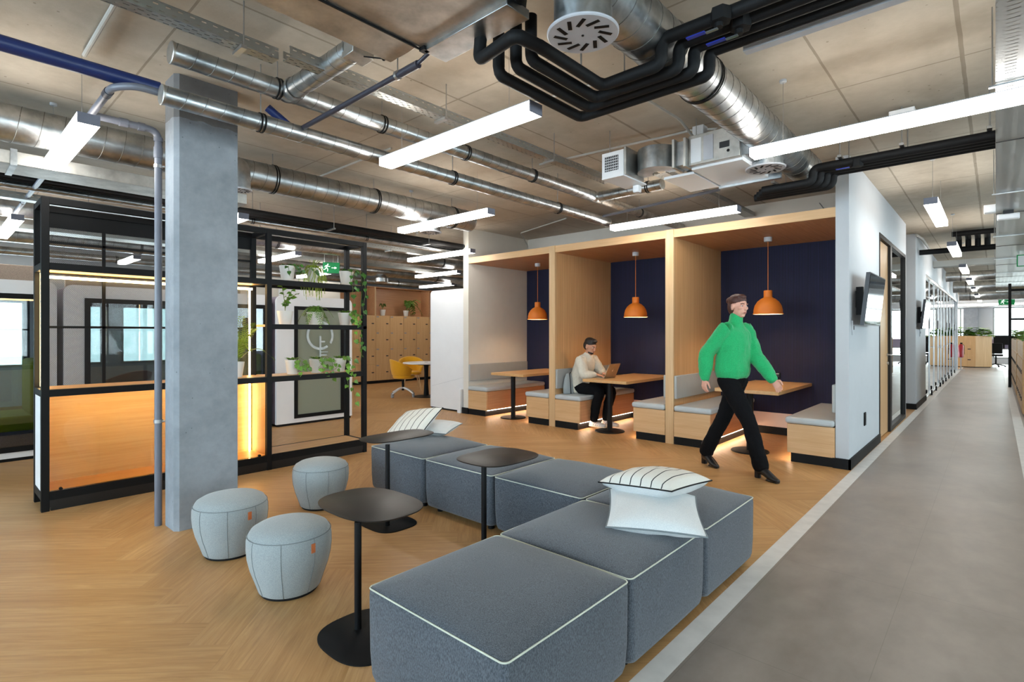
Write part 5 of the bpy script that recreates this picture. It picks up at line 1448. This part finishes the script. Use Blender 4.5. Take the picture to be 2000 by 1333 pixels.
for k in range(6):
    ya = 12.34 + 1.62 * k + (.45 if k > 1 else 0); t = thing('low_locker', lb[k] + ' low oak locker block along the right of the aisle', 'locker', (.60, ya + .75, 0), 'low oak locker blocks')
    obj('carcass', MB().box(.345, .80, ya, ya + 1.6, .04, .999), 'locker', t, bev=.003); obj('plinth', MB().box(.36, .79, ya + .02, ya + 1.58, 0, .04), 'plinth', t)
    for j in range(3):
        for r_ in range(2):
            z0 = .06 + .46 * r_; dd = obj('door', MB().box(.330, .345, ya + .02 + .52 * j, ya + .52 + .52 * j, z0, z0 + .44), 'locker', t)
            obj('handle_slot', MB().box(.322, .330, ya + .40 + .52 * j, ya + .46 + .52 * j, z0 + .18, z0 + .25), 'keys', dd)
    obj('planter_box', MB().box(.335, .802, ya - .002, ya + 1.602, 1.00, 1.264), 'oak_y', t)
    lf = MB(); leafy_top(lf, .40, .75, ya + .1, ya + 1.5, 1.24, 20, 40 + k, .26, .15); obj('foliage', lf, 'leaf', t, smooth=False)
t = thing('frame_partition', 'black steel frame partition at the right picture edge', 'partition', (.3, 19, 0))
obj('post', MB().box(.24, .30, 19.0, 19.06, 0, 2.70), 'black', t)
obj('rail', MB().box(.30, 4.4, 19.0, 19.06, 2.50, 2.56).box(.30, 4.4, 19.0, 19.06, 1.75, 1.80).box(.30, 4.4, 19.0, 19.06, 1.28, 1.33), 'black', t)
for k, (x0, lbl) in enumerate(((.25, 'white desk with monitor seen at the corridor end'), (-4.2, 'white desk with monitor behind the glazed wall'))):
    t = thing('office_desk', lbl, 'desk', (x0 + .5, 31, 0))
    obj('desktop', MB().box(x0 - .5, x0 + 1.4, 30.6, 31.4, .72, .75), 'offwhite', t)
    for sx in (x0 - .45, x0 + 1.35): obj('leg', MB().box(sx - .03, sx + .03, 30.7, 31.3, 0, .72), 'black', t)
    obj('desk_divider', MB().box(x0 - .5, x0 + 1.4, 31.0, 31.04, .75, 1.15), 'podpurple', t)
    m_ = thing('monitor', 'black monitor on the ' + ('desk beside the planter cabinet' if k == 0 else 'desk behind the glazed wall'), 'monitor', (x0, 30.85, .75))
    obj('display', MB().box(x0 - .32, x0 + .32, 30.84, 30.87, .92, 1.32), 'black', m_); obj('stand', MB().box(x0 - .03, x0 + .03, 30.86, 30.89, .76, 1.0).box(x0 - .12, x0 + .12, 30.8, 30.95, .751, .765), 'black', m_)
    for j in range(2):
        cx_ = x0 - .25 + .75 * j; c_ = thing('office_chair', ('left' if j == 0 else 'right') + ' black swivel chair at the ' + ('desk beside the planter cabinet' if k == 0 else 'desk behind the glazed wall'), 'chair', (cx_, 30.35, 0))
        obj('seat', MB().box(cx_ - .23, cx_ + .23, 30.15, 30.58, .45, .53), 'black', c_, bev=.03); obj('backrest', MB().box(cx_ - .21, cx_ + .21, 30.08, 30.13, .56, 1.0), 'black', c_, bev=.02)
        obj('column', MB().cyl((cx_, 30.36, .1), (cx_, 30.36, .45), .03, 10), 'black', c_)
        for q_ in range(5):
            a = q_ * 2 * pi / 5; obj('leg', MB().tube([(cx_, 30.36, .13), (cx_ + .28 * cos(a), 30.36 + .28 * sin(a), .06)], .02, 6).ell((cx_ + .29 * cos(a), 30.36 + .29 * sin(a), .03), .03, .03, .03, 8, 6), 'black', c_)

# ------------------------------------------------------------------ laptop and bag
t = thing('laptop', 'open champagne laptop on the middle booth table', 'laptop', (-4.34, 6.85, .742))
obj('keyboard_base', MB().box(-4.452, -4.245, 6.70, 7.005, .742, .754), 'alu', t, bev=.003)
obj('keyboard', MB().box(-4.37, -4.265, 6.72, 6.985, .754, .7555), 'keys', t)
lid = MB().add([(-4.247, 6.70, .754), (-4.240, 6.70, .752), (-4.150, 6.70, .955), (-4.158, 6.70, .957), (-4.247, 7.005, .754), (-4.240, 7.005, .752), (-4.150, 7.005, .955), (-4.158, 7.005, .957)], [(0, 1, 2, 3), (7, 6, 5, 4), (0, 4, 5, 1), (1, 5, 6, 2), (2, 6, 7, 3), (3, 7, 4, 0)])
L_ = obj('lid', lid, 'alu', t, smooth=False)
obj('display', MB().add([(-4.2482, 6.708, .760), (-4.1602, 6.708, .951), (-4.1602, 6.997, .951), (-4.2482, 6.997, .760)], [(0, 1, 2, 3)]), 'screen_on', L_, smooth=False)
# bitten fruit mark on the lid
ex = Vector((0, 1, 0)); ez = Vector((.09, 0, .203)).normalized(); nn = Vector((.203, 0, -.09)).normalized(); c0 = Vector((-4.195, 6.853, .8535)) + nn * .0012
pts2 = []
for k in range(28):
    a = 2 * pi * k / 28; rr = .019 * (1 + .10 * cos(2 * a)) * (1 - .13 * max(0, sin(a)) ** 6 - .08 * max(0, -sin(a)) ** 6)
    d_ = sqrt((rr * cos(a) - .026) ** 2 + (rr * sin(a) - .003) ** 2)
    if d_ < .012: rr *= .62
    pts2.append(c0 + ex * rr * cos(a) + ez * rr * sin(a))
m = MB().add([c0] + pts2, [(0, k + 1, (k + 1) % 28 + 1) for k in range(28)])
m.add([c0 + ez * .021 + ex * .002, c0 + ez * .031 + ex * .001, c0 + ez * .033 + ex * .010, c0 + ez * .024 + ex * .010], [(0, 1, 2, 3)])
obj('lid_emblem', m, 'logo_white', L_, smooth=False)

# ------------------------------------------------------------------ people
def oval_limb(m, pts, rad, side, n=18, caps=True):
    """tapering limb; rad = [(a, b)] half-widths along side vector and across it"""
    pts = [Vector(p_) for p_ in pts]; R = []; side = Vector(side).normalized()
    def ring(c_, t_, ra, rb):
        s_ = (side - t_ * side.dot(t_)).normalized(); u_ = t_.cross(s_)
        return [c_ + s_ * ra * cos(2 * pi * k / n) + u_ * rb * sin(2 * pi * k / n) for k in range(n)]
    # resample smoothly (Catmull-Rom)
    P_, A_ = [], []
    for i in range(len(pts) - 1):
        p0 = pts[max(i - 1, 0)]; p1 = pts[i]; p2 = pts[i + 1]; p3 = pts[min(i + 2, len(pts) - 1)]
        r0, r1, r2, r3 = rad[max(i - 1, 0)], rad[i], rad[i + 1], rad[min(i + 2, len(pts) - 1)]
        for k in range(5):
            t_ = k / 5; t2, t3 = t_ * t_, t_ ** 3
            f_ = lambda a, b_, c_, d_: .5 * ((2 * b_) + (c_ - a) * t_ + (2 * a - 5 * b_ + 4 * c_ - d_) * t2 + (3 * b_ - a - 3 * c_ + d_) * t3)
            P_.append(Vector([f_(p0[j], p1[j], p2[j], p3[j]) for j in range(3)])); A_.append((f_(r0[0], r1[0], r2[0], r3[0]), f_(r0[1], r1[1], r2[1], r3[1])))
    P_.append(pts[-1]); A_.append(rad[-1])
    T = [((P_[min(i + 1, len(P_) - 1)] - P_[max(i - 1, 0)]).normalized()) for i in range(len(P_))]
    if caps:
        a, b_ = A_[0]; q = min(a, b_)
        for f_ in (1.0, .8, .45): R.append(ring(P_[0] - T[0] * q * f_ * .8, T[0], a * sqrt(max(0.0, 1 - f_ * f_)) + .001, b_ * sqrt(max(0.0, 1 - f_ * f_)) + .001))
    for c_, t_, (a, b_) in zip(P_, T, A_): R.append(ring(c_, t_, max(a, .001), max(b_, .001)))
    if caps:
        a, b_ = A_[-1]; q = min(a, b_)
        for f_ in (.45, .8, 1.0): R.append(ring(P_[-1] + T[-1] * q * f_ * .8, T[-1], a * sqrt(max(0.0, 1 - f_ * f_)) + .001, b_ * sqrt(max(0.0, 1 - f_ * f_)) + .001))
    return m.rings(R)
def fuse(o, voxel, smooth=2):
    r_ = o.modifiers.new('fuse', 'REMESH'); r_.mode = 'VOXEL'; r_.voxel_size = voxel; r_.use_smooth_shade = True
    if smooth:
        s_ = o.modifiers.new('soften', 'SMOOTH'); s_.iterations = smooth; s_.factor = .5
def wrinkle(o, strength, size):
    tx = bpy.data.textures.new('cloth_folds', 'CLOUDS'); tx.noise_scale = size
    d_ = o.modifiers.new('folds', 'DISPLACE'); d_.texture = tx; d_.strength = strength; d_.mid_level = .5; d_.texture_coords = 'LOCAL'
def hand(m, wrist, d, palm_n, thumb_side, curl=.5, s=1.0, spread=.25):
    """palm, four jointed fingers of different length and a thumb leaving the side of the palm"""
    d = Vector(d).normalized(); pn = Vector(palm_n); pn = (pn - d * pn.dot(d)).normalized(); sd = d.cross(pn).normalized()
    if sd.dot(Vector(thumb_side)) < 0: sd = -sd
    w = Vector(wrist)
    oval_limb(m, [w - d * .01 * s, w + d * .03 * s, w + d * .065 * s, w + d * .088 * s], [(.026 * s, .019 * s), (.036 * s, .016 * s), (.041 * s, .014 * s), (.037 * s, .011 * s)], sd)
    for k, (off, ln) in enumerate(((.030, .072), (.010, .080), (-.011, .075), (-.031, .060))):
        p0 = w + d * (.084 - abs(off) * .15) * s + sd * off * s; dir_ = (d + sd * off * spread * 4).normalized(); pts = [p0 - dir_ * .012 * s, p0]; a = 0
        for j, fr in enumerate((.46, .30, .24)):
            a += curl * (.55, .75, .5)[j]; q = dir_ * cos(a) + pn * sin(a); pts.append(pts[-1] + q * ln * fr * s)
        oval_limb(m, pts, [(.0095 * s, .009 * s), (.0098 * s, .0092 * s), (.0090 * s, .0085 * s), (.0082 * s, .0078 * s), (.0068 * s, .0062 * s)], sd, 10)
    p0 = w + d * .028 * s + sd * .028 * s
    oval_limb(m, [p0 - sd * .012 * s, p0 + (sd * .8 + d * .5 + pn * .15) * .028 * s, p0 + (sd * .75 + d * .95 + pn * .35) * .042 * s, p0 + (sd * .6 + d * 1.3 + pn * .5) * .054 * s], [(.013 * s, .012 * s), (.0125 * s, .0115 * s), (.0105 * s, .010 * s), (.008 * s, .0075 * s)], d, 10)
def head(m, c_, f_, up, s=1.0):
    """c_ = centre of skull; f_ = facing; returns frame"""
    f_ = Vector(f_).normalized(); up = Vector(up); up = (up - f_ * up.dot(f_)).normalized(); r_ = f_.cross(up)
    q = Matrix((r_, f_, up)).transposed(); C_ = Vector(c_)
    m.ell(C_ + (up * .025 - f_ * .012) * s, .074 * s, .094 * s, .090 * s, 24, 16, q)
    m.ell(C_ + (-up * .035 + f_ * .022) * s, .060 * s, .068 * s, .078 * s, 24, 16, q)
    m.ell(C_ + (-up * .086 + f_ * .055) * s, .030 * s, .026 * s, .024 * s, 16, 10, q)                    # chin
    oval_limb(m, [C_ + (up * .020 + f_ * .082) * s, C_ + (up * -.005 + f_ * .096) * s, C_ + (-up * .024 + f_ * .104) * s], [(.008 * s, .008 * s), (.010 * s, .010 * s), (.015 * s, .010 * s)], r_, 10)
    m.ell(C_ + (up * .030 + f_ * .078) * s, .050 * s, .014 * s, .010 * s, 14, 8, q)                     # brow
    for sg in (-1, 1):
        m.ell(C_ + (-up * .012 + f_ * .060 + r_ * sg * .042) * s, .020 * s, .022 * s, .020 * s, 12, 8, q)    # cheek
        m.ell(C_ + (-up * .008 - f_ * .005 + r_ * sg * .077) * s, .010 * s, .020 * s, .032 * s, 12, 10, q)    # ear
    m.ell(C_ + (-up * .052 + f_ * .086) * s, .024 * s, .011 * s, .006 * s, 14, 8, q); m.ell(C_ + (-up * .063 + f_ * .084) * s, .021 * s, .011 * s, .006 * s, 14, 8, q)
    return q, C_, f_, up, r_
def face_parts(root_body, q, C_, f_, up, r_, s, lip='skin_w', brow='hair_d'):
    for sg in (-1, 1):
        e = MB().mat('offwhite').ell(C_ + (up * .010 + f_ * .0765 + r_ * sg * .031) * s, .011 * s, .009 * s, .0055 * s, 12, 8, q).mat('hair_d').ell(C_ + (up * .010 + f_ * .0835 + r_ * sg * .031) * s, .0050 * s, .003 * s, .0050 * s, 10, 6, q)
        obj('eye', e, 'offwhite', root_body)
        obj('eyebrow', MB().tube([C_ + (up * .031 + f_ * .090 + r_ * sg * .014) * s, C_ + (up * .037 + f_ * .088 + r_ * sg * .032) * s, C_ + (up * .031 + f_ * .076 + r_ * sg * .050) * s], .0035 * s, 6), brow, root_body)
    obj('lips', MB().ell(C_ + (-up * .0575 + f_ * .093) * s, .021 * s, .006 * s, .007 * s, 14, 8, q), 'lip', root_body)
M['lip'] = plain('lip_pink', '#a85c55', .5)

# -------- seated man
mt = thing('person', 'man in cream sweater and black trousers seated, typing on a laptop', 'person', (-4.66, 6.78, .49))
f_ = Vector((1, .06, 0)).normalized(); r_ = Vector((.06, -1, 0)).normalized()      # r_ = his right, towards the camera
Pp = Vector((-4.735, 6.80, .585)); body = MB()
nk = Pp + f_ * .135 + Vector((0, 0, .475))
oval_limb(body, [Pp, Pp + f_ * .01 + Z3 * .12, Pp + f_ * .055 + Z3 * .28, Pp + f_ * .095 + Z3 * .40, nk], [(.165, .115), (.145, .105), (.165, .115), (.175, .10), (.06, .06)], r_)
hc = nk + f_ * .040 + Z3 * .145
oval_limb(body, [nk - Z3 * .03, nk + f_ * .02 + Z3 * .05, hc - Z3 * .03], [(.060, .060), (.055, .058), (.055, .058)], r_)
hd = head(body, hc, (f_ * .88 - Z3 * .38 + r_ * .10), Z3, 1.0)
sh, el, wr = {}, {}, {}
for sg in (1, -1):                                   # 1 = right arm (camera side)
    S = nk + r_ * sg * .185 - Z3 * .065 - f_ * .015
    E_ = Pp + f_ * (.20 if sg > 0 else .26) + r_ * sg * .215 + Z3 * .205
    W_ = Vector((-4.395, 6.775 - .0 * sg, .795)) + (r_ * .055 if sg > 0 else -r_ * .16)
    sh[sg], el[sg], wr[sg] = S, E_, W_
    oval_limb(body, [S, (S + E_) / 2, E_, (E_ + W_) / 2, W_], [(.052, .05), (.046, .044), (.040, .038), (.036, .032), (.026, .022)], r_)
    d_ = (Vector((-4.30, W_.y + .03 * sg, .772)) - W_).normalized()
    hand(body, W_, d_, -Z3, -r_ * sg, .42, 1.0)
kn, an = {}, {}
for sg in (1, -1):
    Hp = Pp + r_ * sg * .095; K_ = Vector((-4.345 if sg > 0 else -4.25, 6.80, .545)) + r_ * sg * (.085 if sg > 0 else .10); A_ = Vector((-4.430 if sg > 0 else -4.345, K_.y + (.0 if sg > 0 else .02), .105))
    kn[sg], an[sg] = K_, A_
    oval_limb(body, [Hp, (Hp + K_) / 2, K_, (K_ + A_) / 2 - f_ * .015, A_], [(.085, .080), (.072, .068), (.056, .056), (.050, .050), (.036, .038)], r_)
    oval_limb(body, [A_ - Z3 * .02, A_ + f_ * .05 - Z3 * .045, A_ + f_ * .15 - Z3 * .062], [(.034, .036), (.038, .030), (.038, .020)], r_)
bo = obj('body', body, 'skin_m', mt); fuse(bo, .0055, 2)
face_parts(bo, *hd, 1.0)
q, C_, ff, uu, rr_ = hd
hr = MB().ell(C_ + uu * .058 - ff * .020, .081, .094, .074, 28, 16, q).ell(C_ - ff * .052 + uu * .008, .076, .062, .086, 24, 12, q).ell(C_ + uu * .108 + ff * .030, .054, .056, .028, 20, 10, q)
ho = obj('hair', hr, 'hair_d', mt); fuse(ho, .006, 2); wrinkle(ho, .006, .012)
bd = MB().ell(C_ - uu * .080 + ff * .032, .056, .056, .036, 20, 10, q)
obj('beard', bd, 'hair_d', mt)
sw = MB()
oval_limb(sw, [Pp - Z3 * .02, Pp + Z3 * .10, Pp + f_ * .05 + Z3 * .26, Pp + f_ * .095 + Z3 * .39, nk - Z3 * .0], [(.200, .138), (.200, .140), (.200, .138), (.200, .125), (.082, .080)], r_)
for sg in (1, -1):
    S, E_, W_ = sh[sg], el[sg], wr[sg]
    oval_limb(sw, [S - r_ * sg * .03, S, (S + E_) / 2, E_, (E_ + W_) / 2, W_ - (W_ - E_).normalized() * .02], [(.075, .072), (.082, .078), (.080, .076), (.076, .070), (.064, .058), (.040, .036)], r_)
so = obj('sweater', sw, 'sweater', mt); fuse(so, .008, 3); wrinkle(so, .022, .07)
tr = MB()
oval_limb(tr, [Pp + Z3 * .06, Pp - Z3 * .0, Pp + f_ * .05 - Z3 * .02], [(.17, .13), (.178, .13), (.17, .10)], r_)
for sg in (1, -1):
    Hp = Pp + r_ * sg * .095; K_, A_ = kn[sg], an[sg]
    oval_limb(tr, [Hp, (Hp + K_) / 2, K_, (K_ + A_) / 2 - f_ * .01, A_ + Z3 * .02], [(.100, .094), (.092, .086), (.080, .076), (.072, .070), (.062, .062)], r_)
to = obj('trousers', tr, 'trouser', mt); fuse(to, .007, 3); wrinkle(to, .014, .06)
for sg in (1, -1):
    A_ = an[sg]; s_ = MB()
    b0 = Vector((A_.x, A_.y, .0 if sg < 0 else .0))
    oval_limb(s_, [A_ + Z3 * .0 - f_ * .01, A_ - Z3 * .04 - f_ * .015], [(.044, .050), (.046, .056)], r_)
    oval_limb(s_, [Vector((A_.x, A_.y, .050)) - f_ * .05, Vector((A_.x, A_.y, .052)) + f_ * .04, Vector((A_.x, A_.y, .050)) + f_ * .13, Vector((A_.x, A_.y, .044)) + f_ * .185], [(.042, .036), (.046, .038), (.050, .030), (.040, .022)], r_)
    sh_ = obj('shoe', s_, 'shoe', mt); fuse(sh_, .006, 2)
    sole = MB(); oval_limb(sole, [Vector((A_.x, A_.y, .030)) - f_ * .06, Vector((A_.x, A_.y, .028)) + f_ * .05, Vector((A_.x, A_.y, .029)) + f_ * .19], [(.045, .016), (.046, .014), (.046, .013)], r_)
    obj('shoe_sole', sole, 'logo_white', sh_)
    ov = MB()
    for k in range(4): ov.tube([Vector((A_.x, A_.y, .045)) + f_ * (.01 + .035 * k) + r_ * .049, Vector((A_.x, A_.y, .088 - .008 * k)) + f_ * (.035 + .035 * k) + r_ * .030, Vector((A_.x, A_.y, .096 - .012 * k)) + f_ * (.04 + .035 * k), Vector((A_.x, A_.y, .088 - .008 * k)) + f_ * (.035 + .035 * k) - r_ * .030], .005, 6)
    obj('laces', ov, 'shoegrey', sh_)
# tote bag behind the man
t = thing('tote_bag', 'pale grey bag with dark piping leaning behind the seated man', 'bag', (-4.80, 6.62, .49))
bg = MB(); R = []
for z, hx, hy in ((.492, .055, .12), (.50, .07, .14), (.60, .075, .145), (.72, .05, .13), (.79, .02, .10), (.80, .006, .09)):
    R.append([( -4.80 + hx * cos(2 * pi * k / 24) + .02 * (z - .49), 6.62 + hy * sin(2 * pi * k / 24), z) for k in range(24)])
bo_ = obj('bag_body', bg.rings(R), 'stool', t, angle=70)
obj('bag_strap', MB().tube(fillet([(-4.73, 6.55, .50), (-4.722, 6.53, .60), (-4.735, 6.54, .70), (-4.77, 6.57, .80), (-4.80, 6.64, .81)], .03, 4), .006, 8), 'black', t)

# -------- walking woman
wt = thing('person', 'woman in green sweater and black trousers walking past the booths', 'person', (-1.98, 5.54, 0))
f_ = Vector((.95, -.31, 0)).normalized(); r_ = Vector((-.31, -.95, 0)).normalized()
Pp = Vector((-1.985, 5.54, .985)); body = MB()
nk = Pp + Z3 * .53 + f_ * .035
oval_limb(body, [Pp - Z3 * .06, Pp + Z3 * .02, Pp + Z3 * .16, Pp + Z3 * .32 + f_ * .02, Pp + Z3 * .45 + f_ * .02, nk], [(.150, .105), (.160, .115), (.120, .092), (.145, .108), (.150, .088), (.052, .052)], r_)
hc = nk + Z3 * .155 + f_ * .035
oval_limb(body, [nk - Z3 * .03, nk + Z3 * .05 + f_ * .01, hc - Z3 * .04 - f_ * .01], [(.052, .052), (.047, .050), (.048, .052)], r_)
hd = head(body, hc, f_ * .97 + r_ * .15 - Z3 * .08, Z3, .97)
armd = {1: (nk + r_ * .165 - Z3 * .07, Vector((-2.175, 5.345, 1.185)), Vector((-2.19, 5.335, .945))),
        -1: (nk - r_ * .165 - Z3 * .07, Vector((-1.80, 5.665, 1.175)), Vector((-1.615, 5.60, .945)))}
for sg, (S, E_, W_) in armd.items():
    oval_limb(body, [S, (S + E_) / 2, E_, (E_ + W_) / 2, W_], [(.044, .044), (.038, .038), (.033, .033), (.030, .028), (.022, .019)], r_)
    d_ = (W_ - E_).normalized() + (Vector((0, 0, -.35)) if sg > 0 else Vector((.1, 0, -.2)))
    hand(body, W_, d_, (f_ * .2 - r_ * sg), f_, .55, .95)
legd = {1: (Pp + r_ * .085 - Z3 * .05, Vector((-1.80, 5.462, .525)), Vector((-1.685, 5.445, .135)), (f_ * .93 + r_ * .15)),
        -1: (Pp - r_ * .085 - Z3 * .05, Vector((-2.10, 5.60, .525)), Vector((-2.305, 5.655, .155)), Vector((.80, -.60, 0)))}
for sg, (H_, K_, A_, fd) in legd.items():
    oval_limb(body, [H_, (H_ + K_) / 2, K_, (K_ + A_) / 2, A_], [(.085, .088), (.070, .074), (.052, .054), (.050, .052), (.032, .034)], r_)
    oval_limb(body, [A_, A_ + fd * .04 - Z3 * .05, A_ + fd * .10 - Z3 * .09], [(.030, .032), (.028, .022), (.024, .012)], r_)
bo = obj('body', body, 'skin_w', wt); fuse(bo, .0055, 2)
face_parts(bo, *hd, .97, brow='hair_b')
q, C_, ff, uu, rr_ = hd
hr = MB().ell(C_ + uu * .058 - ff * .022, .080, .094, .072, 28, 16, q).ell(C_ - ff * .050 + uu * .00, .076, .066, .095, 24, 12, q).ell(C_ - ff * .115 + uu * .055, .042, .042, .040, 20, 12, q).ell(C_ + uu * .100 + ff * .025, .052, .050, .028, 18, 10, q)
ho = obj('hair', hr, 'hair_b', wt); fuse(ho, .006, 2); wrinkle(ho, .005, .010)
sw = MB()
oval_limb(sw, [Pp + Z3 * .03, Pp + Z3 * .12, Pp + Z3 * .30 + f_ * .02, Pp + Z3 * .44 + f_ * .02, nk - Z3 * .01, nk + Z3 * .055 + f_ * .01], [(.205, .150), (.195, .145), (.190, .140), (.180, .118), (.078, .074), (.062, .064)], r_)
for sg, (S, E_, W_) in armd.items():
    oval_limb(sw, [S - r_ * sg * .03, S, (S + E_) / 2, E_, (E_ + W_) / 2, W_ - (W_ - E_).normalized() * .005], [(.064, .064), (.070, .070), (.072, .072), (.074, .072), (.072, .070), (.050, .048)], r_)
so = obj('sweater', sw, 'green', wt); fuse(so, .008, 3); wrinkle(so, .020, .08)
tr = MB()
oval_limb(tr, [Pp + Z3 * .10, Pp + Z3 * .01, Pp - Z3 * .07], [(.140, .110), (.168, .125), (.155, .115)], r_)
for sg, (H_, K_, A_, fd) in legd.items():
    oval_limb(tr, [H_, (H_ + K_) / 2, K_, (K_ + A_) / 2, A_ - Z3 * .02], [(.098, .102), (.086, .090), (.072, .076), (.070, .072), (.072, .076)], r_)
to = obj('trousers', tr, 'trouser', wt); fuse(to, .007, 3); wrinkle(to, .014, .08)
for sg, (H_, K_, A_, fd) in legd.items():
    fd = Vector(fd).normalized(); sd = Vector((fd.y, -fd.x, 0)); zb_ = 0.0; s_ = MB()
    g = Vector((A_.x, A_.y, 0)); 
    oval_limb(s_, [A_ + Z3 * .07, A_ + Z3 * .02, A_ - Z3 * .03, g + Z3 * .085 + fd * .005], [(.048, .050), (.046, .050), (.042, .048), (.038, .050)], sd)
    oval_limb(s_, [g + Z3 * .080 - fd * .035, g + Z3 * .078 + fd * .04, g + Z3 * .055 + fd * .10, g + Z3 * .034 + fd * .16, g + Z3 * .026 + fd * .205], [(.036, .036), (.040, .040), (.044, .034), (.040, .022), (.026, .014)], sd)
    s_.rings([[g + Vector((0, 0, z)) + fd * (-.035 + .030 * cos(2 * pi * k / 20)) * 1.0 + sd * .032 * sin(2 * pi * k / 20) for k in range(20)] for z in (.0, .065)])
    oval_limb(s_, [g + Z3 * .010 + fd * .09, g + Z3 * .010 + fd * .205], [(.038, .009), (.026, .009)], sd)
    so_ = obj('boot', s_, 'boot', wt); fuse(so_, .005, 2)
# ------------------------------------------------------------------ camera
f_px = 1045.0; yaw = atan2(945, 1045)
cam = bpy.data.cameras.new('camera'); cam.sensor_width = 36; cam.lens = f_px / 2000 * 36
cam.shift_y = -(666.5 - 652) / 2000; cam.clip_start = .05; cam.clip_end = 200
co = bpy.data.objects.new('camera', cam); COL.objects.link(co)
co.location = (0, 0, 1.4); co.rotation_euler = (radians(90), 0, yaw)
SC.camera = co

# ------------------------------------------------------------------ daylight and sky
for o in DAY:
    lo, area = o[1], o[2]
    L = lo.data
    k = {'near': 21, 'right': 6.5, 'left': 5, 'far': 15}[o[0]]
    L.energy = area * k; L.color = {'near': (.62, .77, 1.0), 'right': (.78, .86, 1.0), 'left': (.76, .85, 1.0), 'far': (.93, .97, 1.0)}[o[0]]
w = bpy.data.worlds.new('world'); SC.world = w; w.use_nodes = True
bgn = w.node_tree.nodes['Background']; bgn.inputs[0].default_value = (.80, .90, 1.0, 1); bgn.inputs[1].default_value = 4.0

SC.view_settings.view_transform = 'Standard'; SC.view_settings.look = 'None'
SC.view_settings.gamma = 1; SC.view_settings.use_curve_mapping = False
SC.view_settings.exposure = 1.15
